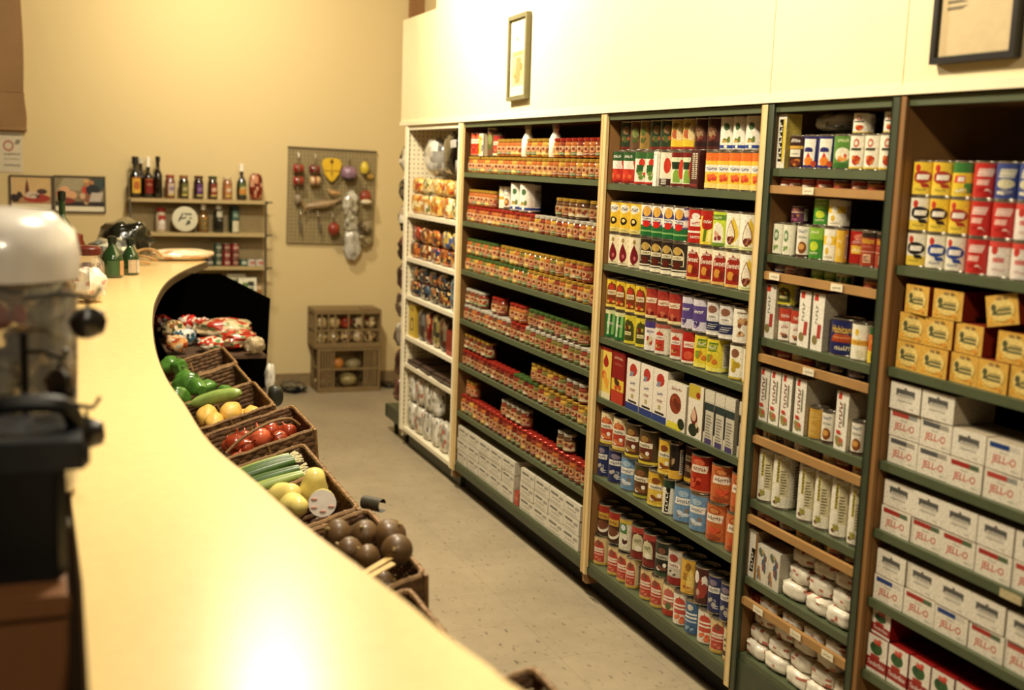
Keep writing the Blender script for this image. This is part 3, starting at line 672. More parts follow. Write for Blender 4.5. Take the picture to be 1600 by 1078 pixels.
def can_meshes(k):
    if k not in CAN:
        if '_b' not in CAN:
            m = MB()
            m.lathe([(R0 * .9, .0015), (R0 * .985, 0), (R0, .002), (R0 * .96, .0045), (R0 * .96, H0 - .0055), (R0, H0 - .002), (R0 * .985, H0), (R0 * .93, H0 - .0005), (R0 * .92, H0 - .004), (R0 * .6, H0 - .0035), (R0 * .58, H0 - .0045), (.0001, H0 - .0045)], 28)
            CAN['_b'] = m.mesh('tin_body', tinm(), ang=50)
        m = MB()
        art(m, K[k][2] + SIDE, on_cyl(R0 * .985, .005), R0 * PI / 4, H0 - .0105)
        CAN[k] = m.mesh('label_' + k, paper(), ang=60)
    return CAN['_b'], CAN[k]


def can(k, x, y, z, r, h, rz, label, group):
    b, l = can_meshes(k)
    o = put(K[k][0], b, None, (x, y, z + .0008), math.radians(rz), (r / R0, r / R0, h / H0), label, 'can', group)
    put('label_print', l, o)
    return o


def boxthing(name, w, d, h, front, sidecol, x, y, z, rz, label, cat, group, ops_side=None, tilt=0, topcol=None):
    m = MB()
    m.v = rbox(0, d, -w / 2, w / 2, 0, h, .0015).v
    for f in rbox(0, d, -w / 2, w / 2, 0, h, .0015).f:
        m.face(f, 0, sidecol)
    if topcol:
        m.box(.001, d - .001, -w / 2 + .001, w / 2 - .001, h, h + .0003, 0, topcol)
    o = put(name, m.mesh(name, paper()), None, (x, y, z + .0008), (math.radians(tilt), 0, math.radians(rz)), None, label, cat, group)
    q = MB()
    art(q, front, on_front(0, 0, 0), w / 2, h)
    if ops_side:
        art(q, ops_side, on_side(-w / 2, d / 2, 0), d / 2, h)
    put('label_print', q.mesh('label_print', paper(), smooth=False), o)
    return o


def jelly(q):  # white dessert carton face
    top = {0: ('5a5a58', 'a8a090'), 1: ('a83028', '5a6a4a'), 2: ('24407a', 'd8d0c0'), 3: ('b8483c', '9a9a90')}[q]
    return [('R', -1, 0, 1, 1, 'efe5cf'), ('S', -.85, .74, .25, .92, -.02, top[0]), ('S', .25, .74, .8, .92, -.02, top[1]),
            ('W', -.3, .6, .2, .66, '8a8a84'), ('T', 'JELL-O', -.02, .36, .34, 1.5, .1, 0, 'cc4a30'), ('W', .4, .1, .8, .16, '8a9a84')]


BLANKC = [('R', -1, 0, 1, 1, 'f0e7d2'), ('R', -.62, .52, .62, .78, '5c5a54'), ('R', -.5, .42, .52, .6, 'd8d0bc'), ('W', -.45, .5, .45, .6, '5c5a54'), ('W', -.5, .3, .5, .4, '8a8a80'), ('E', 0, .82, .08, .04, '5c5a54'), ('B', 0, 0, 'f0e7d2'), ('W', .3, .1, .6, .16, 'a8a090')]
BLANKC = [o for o in BLANKC if o[0] != 'B']
YB = [('R', -1, 0, 1, 1, 'dfae4c'), ('F', -.6, .15, .3, .1, 'f0cc6a', 'e8a83a'), ('F', .4, .15, .4, .1, 'f0cc6a', 'e09a3a'), ('E', 0, .52, .8, .38, 'ecce78'), ('E', -.5, .6, .17, .12, '5a5a3a'), ('S', -.65, .36, -.35, .5, .1, '5a5a3a'),
      ('S', -.25, .46, .6, .54, -.05, '6a6a48'), ('S', -.3, .34, .62, .42, -.05, '6a6a48'), ('W', -.2, .55, .55, .62, '6a6a48'), ('R', -.3, .83, .05, .93, '9a7a4a'), ('R', .15, .83, .4, .93, '8a6a3a')]
RB = [('R', -1, 0, 1, 1, 'efe4d0'), ('R', -1, .1, 1, .4, '9a1a14'), ('R', -.6, .4, .3, .5, 'a8281c'), ('T', 'Tenderflake', 0, .26, .13, 1.7, .3, 0, 'f0dcd0'), ('E', -.1, .68, .62, .17, '2f5a2c'), ('E', -.35, .72, .2, .1, '24482a'), ('F', .05, .86, .45, .09, 'c83024', 'd85a48')]
STRIPE = [('R', -1, 0, 1, 1, 'f2ead6')]


def tallw(txt, c1='c8402c'):
    return STRIPE + [('S', -.75, .86, -.2, .98, .1, c1), *upmarks(-.42, .38, .05, .84, '8a4a3c', 7), ('R', .25, .42, .5, .82, '8a8a70'), ('F', -.1, .16, .6, .1, 'c85a44', '9a8a4a'), ('S', -.6, .27, .1, .33, -.1, c1)]


# kind: name, look, w, d, h, front ops, side colour, category
BX = {
 'CARD': ('shelf_card', 'plain white upright card', .022, .012, .112, [('R', -1, 0, 1, 1, 'fbf5e4'), ('R', -.8, .9, .8, .95, 'd8d0b8')], 'fbf5e4', 'card'),
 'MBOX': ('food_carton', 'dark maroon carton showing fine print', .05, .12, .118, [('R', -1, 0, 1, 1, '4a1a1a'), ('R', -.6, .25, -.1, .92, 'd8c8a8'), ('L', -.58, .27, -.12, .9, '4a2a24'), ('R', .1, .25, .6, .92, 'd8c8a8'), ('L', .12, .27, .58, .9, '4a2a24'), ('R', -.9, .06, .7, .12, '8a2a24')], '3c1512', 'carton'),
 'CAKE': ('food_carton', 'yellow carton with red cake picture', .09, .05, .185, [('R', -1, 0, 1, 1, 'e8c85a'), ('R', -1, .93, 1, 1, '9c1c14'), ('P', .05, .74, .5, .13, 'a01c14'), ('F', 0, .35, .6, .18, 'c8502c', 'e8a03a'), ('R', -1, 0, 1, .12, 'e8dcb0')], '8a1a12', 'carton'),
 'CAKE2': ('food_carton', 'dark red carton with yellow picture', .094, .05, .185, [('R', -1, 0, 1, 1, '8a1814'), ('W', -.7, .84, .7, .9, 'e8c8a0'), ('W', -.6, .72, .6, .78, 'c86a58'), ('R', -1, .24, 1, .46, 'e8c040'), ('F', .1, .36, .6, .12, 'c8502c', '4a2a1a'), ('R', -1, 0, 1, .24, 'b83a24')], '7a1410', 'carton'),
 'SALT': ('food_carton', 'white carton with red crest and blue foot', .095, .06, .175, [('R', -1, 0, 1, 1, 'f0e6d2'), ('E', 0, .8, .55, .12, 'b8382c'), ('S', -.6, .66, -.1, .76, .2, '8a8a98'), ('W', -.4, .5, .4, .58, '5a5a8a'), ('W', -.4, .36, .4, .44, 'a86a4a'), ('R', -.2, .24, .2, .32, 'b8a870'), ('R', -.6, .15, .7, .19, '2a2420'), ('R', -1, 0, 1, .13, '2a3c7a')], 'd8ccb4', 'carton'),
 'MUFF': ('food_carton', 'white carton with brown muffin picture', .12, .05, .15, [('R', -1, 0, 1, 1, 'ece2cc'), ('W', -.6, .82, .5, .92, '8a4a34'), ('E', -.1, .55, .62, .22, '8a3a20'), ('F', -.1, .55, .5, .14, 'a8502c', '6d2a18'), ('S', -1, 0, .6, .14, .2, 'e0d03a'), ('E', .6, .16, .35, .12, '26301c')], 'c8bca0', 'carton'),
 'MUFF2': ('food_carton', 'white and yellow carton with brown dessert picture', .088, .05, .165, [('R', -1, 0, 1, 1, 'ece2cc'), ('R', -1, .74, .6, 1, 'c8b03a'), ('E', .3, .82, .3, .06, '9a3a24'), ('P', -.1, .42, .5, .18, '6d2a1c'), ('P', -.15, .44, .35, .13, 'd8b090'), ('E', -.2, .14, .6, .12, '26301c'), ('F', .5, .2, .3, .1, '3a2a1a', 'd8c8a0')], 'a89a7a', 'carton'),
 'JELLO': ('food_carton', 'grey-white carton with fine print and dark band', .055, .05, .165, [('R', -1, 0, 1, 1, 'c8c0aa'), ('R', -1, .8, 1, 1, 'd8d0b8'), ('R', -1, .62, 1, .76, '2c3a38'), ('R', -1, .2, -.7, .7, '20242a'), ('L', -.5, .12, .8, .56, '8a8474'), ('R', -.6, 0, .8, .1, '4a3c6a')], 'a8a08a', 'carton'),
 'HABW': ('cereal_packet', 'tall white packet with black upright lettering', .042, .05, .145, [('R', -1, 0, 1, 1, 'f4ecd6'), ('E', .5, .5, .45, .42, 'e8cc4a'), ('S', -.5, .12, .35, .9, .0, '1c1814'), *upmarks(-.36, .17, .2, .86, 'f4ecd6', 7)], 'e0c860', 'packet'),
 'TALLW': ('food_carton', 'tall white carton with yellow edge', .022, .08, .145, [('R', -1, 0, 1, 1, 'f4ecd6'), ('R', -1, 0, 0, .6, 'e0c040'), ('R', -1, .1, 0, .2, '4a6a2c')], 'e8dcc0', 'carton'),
 'BOXW': ('food_carton', 'tall white carton with red and black print', .049, .07, .15, STRIPE + [('S', -.8, .86, -.1, .98, .05, 'c83c28'), *upmarks(-.4, .46, .0, .8, '8a8478', 5), ('S', .0, .22, .6, .46, .1, 'b84038'), ('E', -.3, .18, .45, .08, '8a7a4a')], 'd0c4a8', 'carton'),  # side is the same white carton, shade put into its darker colour
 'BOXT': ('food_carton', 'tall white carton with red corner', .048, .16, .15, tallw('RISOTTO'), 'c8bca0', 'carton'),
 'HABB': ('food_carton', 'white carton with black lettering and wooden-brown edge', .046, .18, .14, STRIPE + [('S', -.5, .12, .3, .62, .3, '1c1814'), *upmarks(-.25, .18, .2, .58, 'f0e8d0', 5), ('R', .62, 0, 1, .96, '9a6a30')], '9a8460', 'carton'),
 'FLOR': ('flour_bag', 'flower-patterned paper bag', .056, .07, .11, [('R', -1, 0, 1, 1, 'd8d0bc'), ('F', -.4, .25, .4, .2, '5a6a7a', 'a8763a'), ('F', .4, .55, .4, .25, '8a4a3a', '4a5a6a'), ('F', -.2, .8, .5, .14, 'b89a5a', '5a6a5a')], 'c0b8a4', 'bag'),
}
GRP = {}


def look_label(look, k, total, tier, shelf, bay):
    return f"{look}, {ORD[k]} from far end, {tier}{shelf}, {BAY[bay]}"


def clean(row):
    return [r if isinstance(r, tuple) else tuple(r) for r in row]


SHELF = {'c': 'top shelf|second shelf|third shelf|fourth shelf|fifth shelf|bottom shelf'.split('|'), 'n': 'top shelf|second shelf|third shelf|fourth shelf|fifth shelf|sixth shelf|bottom shelf'.split('|'),
         'b': 'top shelf|second shelf|third shelf|fourth shelf|fifth shelf|sixth shelf'.split('|')}


def packet(name, w, d, h, x, y, z, rz, cols, seed, label, cat, group, p=5, marks=None, nz=.06, mat=None, rx=0):
    """soft stuffed packet: rounded block with creases; cols = print colours"""
    m = MB()
    n = 22
    mm = 12
    q = random.Random(seed)
    for i in range(mm + 1):
        th = PI * i / mm
        for k in range(n):
            a = 2 * PI * k / n
            dx, dy, dz = math.sin(th) * math.cos(a), math.sin(th) * math.sin(a), math.cos(th)
            s = (abs(dx) ** p + abs(dy) ** p + abs(dz) ** p) ** (-1 / p)
            f = 1 + nz * noise.noise(Vector((dx * 2.6 + seed, dy * 2.6, dz * 2.6 + seed * .37)))
            m.v.append((d / 2 + dx * s * f * d / 2, dy * s * f * w / 2, h / 2 + dz * s * f * h / 2))
    for i in range(mm):
        for k in range(n):
            a = PI * 2 * (k + .5) / n
            v = noise.noise(Vector((math.cos(a) * 1.5 + seed * 1.7, math.sin(a) * 1.5, i * .42 + seed)))
            u = noise.noise(Vector((math.cos(a) * 4 - seed, math.sin(a) * 4, i * .9)))
            c = cols[0]
            if len(cols) > 1 and v > .12:
                c = cols[1]
            if len(cols) > 2 and v < -.22:
                c = cols[2]
            if len(cols) > 3 and u > (.36 if p < 9 else .43):
                c = cols[3]
            m.face((i * n + k, (i + 1) * n + k, (i + 1) * n + (k + 1) % n, i * n + (k + 1) % n), 0, c)
    zmin = min(v[2] for v in m.v)
    m.v = [(a, b, c - zmin) for a, b, c in m.v]
    return put(name, m.mesh(name, mat or foil(), ang=60), None, (x, y, z + .001), (math.radians(rx), 0, math.radians(rz)), None, label, cat, group)


YR = {'c': (2.8195, 3.8105), 'n': (2.2775, 2.7785), 'b': (.77, 2.2365), 'j': (3.852, 5.37), 'w': (5.412, 6.29)}


def clash(a, b):
    """plan-view collision of ('c', x, y, r) and ('r', x0, x1, y0, y1)"""
    if a[0] == 'r' and b[0] == 'r':
        return a[1] < b[2] and b[1] < a[2] and a[3] < b[4] and b[3] < a[4]
    if a[0] == 'c' and b[0] == 'c':
        return math.hypot(a[1] - b[1], a[2] - b[2]) < a[3] + b[3] + .0028
    if a[0] == 'r':
        a, b = b, a
    dx = max(b[1] - a[1], 0, a[1] - b[2])
    dy = max(b[3] - a[2], 0, a[2] - b[4])
    return math.hypot(dx, dy) < a[3] + .0012


RK = {'whgreen': .0215, 'purpcan': .0215, 'whbrown': .0245, 'limecan': .027, 'yelwh': .027, 'yelnar': .0145, 'redbig': .035, 'brpea': .0265, 'redsm': .0255, 'navybig': .044, 'whyel': .031, 'oryel': .027, 'dkcan': .029, 'tomblue': .0305, 'tomgr': .032, 'tomw': .0265, 'tancan': .0265}


def lay(rid, z, h, rmax, bay, si, tier, items, x0=.012, rz=26, rmin=.027):
    n = len(items)
    lo, hi = YR[bay]
    done = []
    sh = SHELF[bay][si]
    g = f"goods on the {sh} of the {BAY[bay]}"
    for i, (k, yl) in enumerate(items):
        sp = [items[i - 1][1] - yl] if i else []
        if i < n - 1:
            sp.append(yl - items[i + 1][1])
        lab = look_label((BX[k][1] if k in BX else K[k][1]), i, n, tier, sh, bay)
        if k in BX:
            nm, look, w, d, bh, ops, sc, cat = BX[k]
            if i < n - 1:
                w = min(w, sp[-1] * .97)
            y1 = min(yl - .003, hi - .001)
            while any(clash(('r', x0, x0 + d, y1 - w, y1), q) for q in done) and y1 - w > lo:
                y1 -= .001
            if y1 - w < lo:
                w = max(.015, y1 - lo - .001)
            boxthing(nm, w, d, bh, ops, sc, x0, y1 - w / 2, z, 0, lab, cat, g)
            done.append(('r', x0, x0 + d, y1 - w, y1))
            continue
        r = min(rmax, max(rmin, .5 * max(sp)))
        if k == 'blkyel':
            r = .023
        if bay == 'n':
            r = RK.get(k, r)
        yc = max(lo + r + .001, min(hi - r - .001, yl - .49 * r))
        best = None
        for s in range(0, 14):
            y2 = yc - s * .003
            if y2 < lo + r + .001:
                break
            x = x0 + r
            while any(clash(('c', x, y2, r), q) for q in done) and x < .25:
                x += .002
            cost = x - x0 - r + 1.6 * s * .003
            if best is None or cost < best[0]:
                best = (cost, x, y2)
        if best is None:
            best = (0, x0 + r, yc)
        x, yc = best[1:]
        can(k, x, yc, z, r, h, rz + R.uniform(-9, 9), lab, g)
        done.append(('c', x, yc, r))


UP, LO = 'upper layer, ', 'lower layer, '
h = .115
lay('c1b', CZ[0], h, .036, 'c', 0, LO, ROWS['c1b'])
lay('c1t', CZ[0] + h + .002, .1, .036, 'c', 0, UP, ROWS['c1t'], .03)
h = .112
lay('c2b', CZ[1], h, .037, 'c', 1, LO, ROWS['c2b'])
lay('c2t', CZ[1] + h + .002, h, .037, 'c', 1, UP, ROWS['c2t'])
h = .107
lay('c3b', CZ[2], h, .037, 'c', 2, LO, ROWS['c3b'])
lay('c3t', CZ[2] + h + .002, h, .037, 'c', 2, UP, ROWS['c3t'])
lay('c4', CZ[3], .16, .037, 'c', 3, '', ROWS['c4'])
h = .122
lay('c5b', CZ[4], h, .049, 'c', 4, LO, ROWS['c5b'])
lay('c5t', CZ[4] + h + .002, h, .049, 'c', 4, UP, ROWS['c5t'])
h = .11
lay('c6b', CZ[5], h, .037, 'c', 5, LO, ROWS['c6b'])
lay('c6t', CZ[5] + h + .002, h + .01, .042, 'c', 5, UP, ROWS['c6t'], .02)
lay('n1', NZ[0], .088, .031, 'n', 0, '', ROWS['n1'])
lay('n2', NZ[1], .088, .036, 'n', 1, '', ROWS['n2'])
lay('n3', NZ[2], .095, .047, 'n', 2, '', ROWS['n3'])
lay('n4', NZ[3], .085, .034, 'n', 3, '', ROWS['n4'])
lay('n5', NZ[4], .16, .034, 'n', 4, '', ROWS['n5'])
lay('n6', NZ[5], .11, .036, 'n', 5, '', [q for q in ROWS['n6'] if q[0] != 'PK'])
# second tins standing on tins in the tray bay
for k, y, z, r, hh, tx in (('tomw', 2.455, NZ[0] + .09, .026, .05, 'short white tin stacked third from far end on tall tomato tins, tray bay'), ('tomw', 2.338, NZ[0] + .09, .026, .05, 'short white tin stacked by the green post on top shelf, tray bay'),
                           ('purpcan', 2.698, NZ[1] + .09, .022, .045, 'short purple tin stacked on a purple tin, second shelf of tray bay'), ('limecan', 2.587, NZ[1] + .09, .028, .07, 'lime tin stacked on a green tin, second shelf of tray bay'),
                           ('yelwh', 2.525, NZ[1] + .09, .028, .07, 'white and yellow tin stacked on another, second shelf of tray bay'), ('olive', 2.722, NZ[2] + .097, .03, .06, 'yellow and black tin stacked on a small red tin, tray bay')):
    can(k, .048, y, z, r, hh, 26, tx, None)
# tins in the trays below the shelves
TINK = ['redsm', 'redw', 'redsm', 'redw', 'brpea', 'chili', 'brpea', 'redw', 'navycan', 'whred', 'dkred', 'limecan', 'limecan', 'greend', 'brpea', 'dkred', 'chili', 'whyel', 'brpea', 'blkyel', 'navycan', 'navycan', 'navybig', 'canis', 'dkgb', 'silverred', 'whbrown', 'dkred', 'yelwh', 'chili', 'yelcan',
        'whred', 'chili', 'navyw', 'yelcan', 'olive', 'creamred', 'brownyel']
ti = 0
for si, rid in enumerate(('t1', 't2', 't3', 't4', 't5')):
    items = ROWS[rid]
    for i, (k, yl) in enumerate(items):
        sp = [abs(items[j][1] - yl) for j in (i - 1, i + 1) if 0 <= j < len(items)]
        r = min(.032, min(sp) / 2 * .98)
        kk = TINK[ti % len(TINK)]; ti += 1
        z = NT[si] - .0185
        hgt = NZ[si] - .0225 - z - .004
        can(kk, .016 + .034, min(yl - .49 * r, 2.777 - r), z, r, min(hgt, .042), 26 + R.uniform(-10, 10), f"short flat tin, {ORD[i]} from far end, tray under {SHELF['n'][si]}, tray bay", 'short tins in the trays')
PKC = ['f2ead4', 'f6eeda', 'e9dfc8', 'c0705a']
for i, (k, yl) in enumerate(q for q in ROWS['n6'] if q[0] == 'PK'):
    for j in range(3):
        packet('paper_packet', .088, .13, .044, .016 + .012 * j, min(2.722, yl - .05) + R.uniform(-.004, .004), NZ[5] + j * .047, R.uniform(-5, 5), PKC, 3 + i * 5 + j, f"white paper packet with red print, {ORD[i]} column, {('lowest', 'middle', 'topmost')[j]} of three, sixth shelf of tray bay", 'packet', 'white packets on the sixth shelf', 12, nz=.05)
for i, (k, yl) in enumerate(ROWS['n7']):
    for j in range(3 if i < 4 else 2):
        packet('paper_packet', .092, .13, .044, .016 + .01 * j, 2.725 - i * .0985 + R.uniform(-.002, .002), NZ[6] + j * .0465, R.uniform(-5, 5), PKC, 41 + i * 5 + j, f"white paper packet with red print, {ORD[i]} column, {('lowest', 'middle', 'topmost')[j]} in it, bottom shelf of tray bay", 'packet', 'white packets on the bottom shelf', 12, nz=.05)
for i, (k, yl) in enumerate(ROWS['t6']):
    packet('paper_packet', .062 if i < 1 else .085, .12, .034, .02, min(2.745, yl - (.03 if i < 1 else .045)), NT[5] - .018, 0, PKC if i != 0 else ['7a2a20', '5a1a14', 'b8a890'], 77 + i, f"flat paper packet, {ORD[i]} from far end, lowest tray of tray bay", 'packet', 'packets in the lowest tray', 12, nz=.04)
for i in range(4):
    packet('paper_packet', .11, .13, .04, .03, 2.72 - i * .118, NT[5] - .395 + .019 + .125, 0, PKC, 90 + i, f"white paper packet lying below the bottom shelf, {ORD[i]} from far end of tray bay", 'packet', 'packets under the bottom shelf') if False else None
packet('bread_bag', .13, .16, .05, .08, 2.66, NZ[0] + .1, 0, ['8a8474', 'a89e88', '5a5448'], 5, 'grey clear bag lying behind the tall white packet, tray bay', 'bag', None)
boxthing('food_carton', .2, .14, .1, [('R', -1, 0, 1, 1, '3a3a24'), ('R', -1, .8, 1, 1, '50503a')], '2c2c1e', .12, 2.64, NZ[0], 0, 'dark green carton standing behind the tomato tins, tray bay', 'carton', None)

# ------------------------------------------------------------------ carton bay
AK = {'b1c': ('A1', 'A1', 'A5', 'A6', 'A7', 'A7'), 'b1b': ('A3', 'A2', 'A1', 'A6', 'A6', 'A8'), 'b1a': ('A3', 'A4', 'A4', 'A6', 'A8', 'A8')}
for j, rid in enumerate(('b1a', 'b1b', 'b1c')):
    for i, (k, yl) in enumerate(ROWS[rid]):
        kk = AK[rid][i]
        can(kk, .012 + .031, 2.204 - i * .0645, BZ[0] + j * .0815, .0315, .08, 24 + R.uniform(-7, 7), f"{K[kk][1]}, {ORD[i]} from far end, {('lowest', 'middle', 'topmost')[j]} layer, top shelf, carton bay", 'tins on the top shelf of the carton bay')
for j, ys in enumerate(([2.183, 2.094, 2.005, 1.916, 1.827], [2.18, 2.091, 2.0, 1.872], [2.168, 2.07])):
    for i, y in enumerate(ys):
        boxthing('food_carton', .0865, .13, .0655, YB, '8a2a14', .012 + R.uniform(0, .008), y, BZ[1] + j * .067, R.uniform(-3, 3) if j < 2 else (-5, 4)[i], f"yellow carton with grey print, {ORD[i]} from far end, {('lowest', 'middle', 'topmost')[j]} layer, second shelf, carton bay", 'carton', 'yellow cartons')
boxthing('food_carton', .0865, .13, .0655, YB, '8a2a14', .014, 1.9, BZ[1] + .1345 + .0094, 2, 'yellow carton tipped at an angle on top of the yellow cartons', 'carton', 'yellow cartons', tilt=-12)
qq = 0
for si, tiers in ((2, ([0, 0, 1, 3, 1], [3, 0, 9, 2, 9], [9, 9])), (3, ([1, 1, 1, 1, 3], [9, 9, 9, 9, 9])), (4, ([2, 1, 2, 1, 3], [9, 9, 9, 9, 9]))):
    for j, row in enumerate(tiers):
        for i, q in enumerate(row):
            y = 2.176 - i * .1045 + R.uniform(-.002, .002)
            hh = .064 if si == 2 else .062
            look = 'white carton with large red letters' if q != 9 else 'white carton with grey name panel'
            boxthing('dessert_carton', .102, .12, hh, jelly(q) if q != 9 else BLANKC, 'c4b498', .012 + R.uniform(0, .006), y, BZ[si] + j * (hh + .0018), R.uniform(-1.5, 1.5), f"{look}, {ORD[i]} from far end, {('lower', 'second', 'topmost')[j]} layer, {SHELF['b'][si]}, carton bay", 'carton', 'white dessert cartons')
for i in range(7):
    y = 2.197 - i * .073
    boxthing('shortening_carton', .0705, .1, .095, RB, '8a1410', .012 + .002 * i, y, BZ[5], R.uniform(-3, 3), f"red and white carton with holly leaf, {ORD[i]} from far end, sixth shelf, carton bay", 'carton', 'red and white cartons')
boxthing('shortening_carton', .0705, .1, .085, RB, '8a1410', .016, 2.196, BZ[5] + .097, -3, 'red and white carton with holly leaf, stacked alone on the lower row', 'carton', 'red and white cartons') if BZ[5] + .097 + .085 < BZ[4] - .022 else boxthing('shortening_carton', .0705, .1, BZ[4] - .024 - BZ[5] - .097, RB, '8a1410', .016, 2.196, BZ[5] + .097, -3, 'red and white carton with holly leaf, stacked alone on the lower row', 'carton', 'red and white cartons')

# ------------------------------------------------------------------ jar bay
JC = {'o': ('orange', 'a05a2c'), 'r': ('red-brown', '7a3424'), 'g': ('green-brown', '6a6230'), 'y': ('yellow', 'b08a3a'), 'd': ('dark red', '5a1c16'), 'b': ('brown', '5a3c26')}
JM = {}


def jar(c, capc, y, z, r, h, lab, x0=.014):
    vv = R.randrange(3)
    key = (c, capc, round(h, 3), vv)
    if key not in JM:
        r0 = .027
        body = MB().lathe([(r0 * .8, 0), (r0 * .97, .004), (r0 * .965, h * .1), (r0 * .965, h * .62), (r0 * .93, h * .76), (r0 * .8, h * .82), (r0 * .8, h * .86)], 16)
        lid = MB().lathe([(r0 * .9, h * .845), (r0 * .92, h * .85), (r0 * .92, h * .985), (r0 * .86, h), (r0 * .5, h * .992), (.0001, h * .992)], 16)
        lb = MB()
        g = {'g': '5a7a34', 'y': 'e0c060', 'o': 'd8b04a'}.get(c, 'd8c8a0')
        art(lb, [('R', -1.7, .05, 1.7, .95, ('d0b27a', 'b08a50', 'bfae84')[vv]), ('R', -1.7, .05, 1.7, .36, (g, '8a3a24', '4a6a34')[vv]), ('E', -.05, .62, .6, .3, 'd8946a' if c in 'oyr' else 'b87a54'), ('E', -.05, .66, .34, .16, '6a3a24'), ('W', -1.2, .1, 1.2, .3, 'e8dcb8'), ('F', .85, .5, .45, .3, JC[c][1], '9a3a24'), ('F', -1, .5, .4, .3, '5a6a30', 'b8863a')], on_cyl(r0, h * .1), r0 * PI / 4, h * .52)
        JM[key] = (body.mesh('jar_glass', M('jar_food_' + c, JC[c][1], .12, var=.25, scale=50, coat=.6), ang=50), lid.mesh('jar_lid', M('lid_' + capc, capc, .3, .5, var=.08), ang=40), lb.mesh('jar_label', paper(), ang=60), r0)
    b, l, p, r0 = JM[key]
    o = put('baby_food_jar', b, None, (x0 + r, y, z + .0008), math.radians(26 + R.uniform(-15, 15)), (r / r0, r / r0, 1), lab, 'jar', 'small jars in the jar bay')
    put('lid', l, o); put('label_print', p, o)


def jrow(si, tier, z, spec, h=.074, y0=5.338):
    """spec: (colour letters, cap colour, count, radius, gap before)"""
    y = y0
    i = 0
    for cs, cap, n, r, gap in spec:
        y -= gap
        for k in range(n):
            c = cs[k % len(cs)]
            jar(c, cap, y - r, JZ[si] + z, r, h, f"small {JC[c][0]} jar, {ORD[i]} from far end, {tier}{'top second third fourth fifth sixth'.split()[si]} shelf, jar bay", .012 if z == 0 else .018)
            y -= 2 * r + .0008
            i += 1
    return y


GD, RD, WHC, GN = 'b89038', 'a83022', 'cfc8b4', '4f6a34'
jrow(0, LO, 0, [('oyo', GD, 26, .0275, 0)])
jrow(0, UP, .078, [('o', GD, 5, .0275, .36), ('oy', GD, 4, .0275, .065), ('oro', RD, 8, .0275, .065)])
jrow(1, LO, 0, [('oor', RD, 15, .0275, 0), ('yro', WHC, 11, .0275, 0)])
jrow(1, UP, .078, [('o', GD, 6, .0275, 0), ('b', GD, 4, .031, .70), ('b', GD, 2, .031, .06)])
jrow(2, LO, 0, [('ogy', GN, 14, .0275, 0), ('oyr', GD, 12, .0275, 0)])
jrow(2, UP, .078, [('og', GN, 7, .0275, 0), ('ogy', GD, 12, .0275, .055), ('or', GD, 4, .0275, .03)])
jrow(3, LO, 0, [('rbo', WHC, 11, .0275, 0), ('rd', RD, 3, .0275, 0), ('grg', WHC, 12, .0275, 0)])
jrow(3, UP, .078, [('br', WHC, 4, .029, 0), ('r', RD, 2, .031, .12), ('o', RD, 3, .0275, .1), ('gbr', GN, 10, .0275, .05)])
jrow(4, LO, 0, [('drd', RD, 12, .0275, 0), ('rgd', GN, 5, .0275, 0), ('ryg', GD, 9, .0275, 0)])
jrow(4, UP, .078, [('bd', GD, 6, .029, 0), ('yrg', GD, 6, .0275, .5), ('rw'.replace('w', 'b'), WHC, 3, .029, .02)])
jrow(5, LO, 0, [('ory', RD, 4, .0275, 0), ('rod', RD, 13, .0275, 0), ('orr', RD, 9, .0275, 0)], .09)
jrow(5, UP, .094, [('o', GD, 2, .0275, .05), ('rb', WHC, 5, .029, .36), ('b', WHC, 2, .029, .33)], .074)
# taller tins and boxes among the jars
TJ = 'top shelf, jar bay'
for k, y, z, r, hh, lab in (('redcan', 5.305, .078, .03, .105, 'tall red-orange tin, first from far end on top shelf, jar bay'), ('redcan', 5.235, .078, .03, .105, 'tall red-orange tin, second from far end on top shelf, jar bay'),
                            ('dkbrown', 5.075, .078, .032, .125, 'tall brown tin beside a yellow carton, top shelf, jar bay'), ('chili', 5.01, .078, .028, .095, 'red tin beside a tall brown tin, top shelf, jar bay'),
                            ('dkcan', 3.885, .078, .03, .12, 'tall brown and white tin at near post, top shelf, jar bay')):
    can(k, .05, y, JZ[0] + z, r, hh, 26, lab, None)
boxthing('food_carton', .055, .05, .1, [('R', -1, 0, 1, 1, 'f0e6c8'), ('R', -1, .1, .1, .9, 'e8c03a'), ('S', .2, .2, .8, .5, .2, '3a4a8a'), ('W', -.5, .7, .8, .85, 'c84a2c')], 'd8c8a0', .014, 5.155, JZ[0] + .078, 0, 'yellow and white carton between tall tins, top shelf, jar bay', 'carton', None)
for y, lab in ((4.66, 'white-capped small bottle among jars, farther of two, top shelf, jar bay'), (4.367, 'white-capped small bottle among jars, nearer of two, top shelf, jar bay')):
    o = put('sauce_bottle', MB().lathe([(.024, 0), (.026, .004), (.026, .07), (.012, .1), (.012, .112)], 16).mesh('sauce_bottle', M('white_plastic', 'e8e0cc', .35), ang=50), None, (.045, y, JZ[0] + .079), 0, None, lab, 'bottle')
    put('cap', MB().lathe([(.015, .1125), (.015, .132), (.012, .136)], 14).mesh('cap', M('cap_grey', '9a9484', .4)), o)
for k, y, r, hh, z, lab in (('whyel', 4.945, .026, .1, 1, 'white and gold tin beside yellow jars, farther one, second shelf, jar bay'), ('whbrown', 4.885, .026, .1, 1, 'white and gold tin beside yellow jars, nearer one, second shelf, jar bay'),
                            ('whblue', 4.75, .046, .145, 1, 'tall white tin with dark print, farther of two, second shelf, jar bay'), ('whblue', 4.645, .046, .145, 1, 'tall white tin with dark print, nearer of two, second shelf, jar bay')):
    can(k, .06, y, JZ[z] + .078, r, min(hh, .12), 26, lab, None)
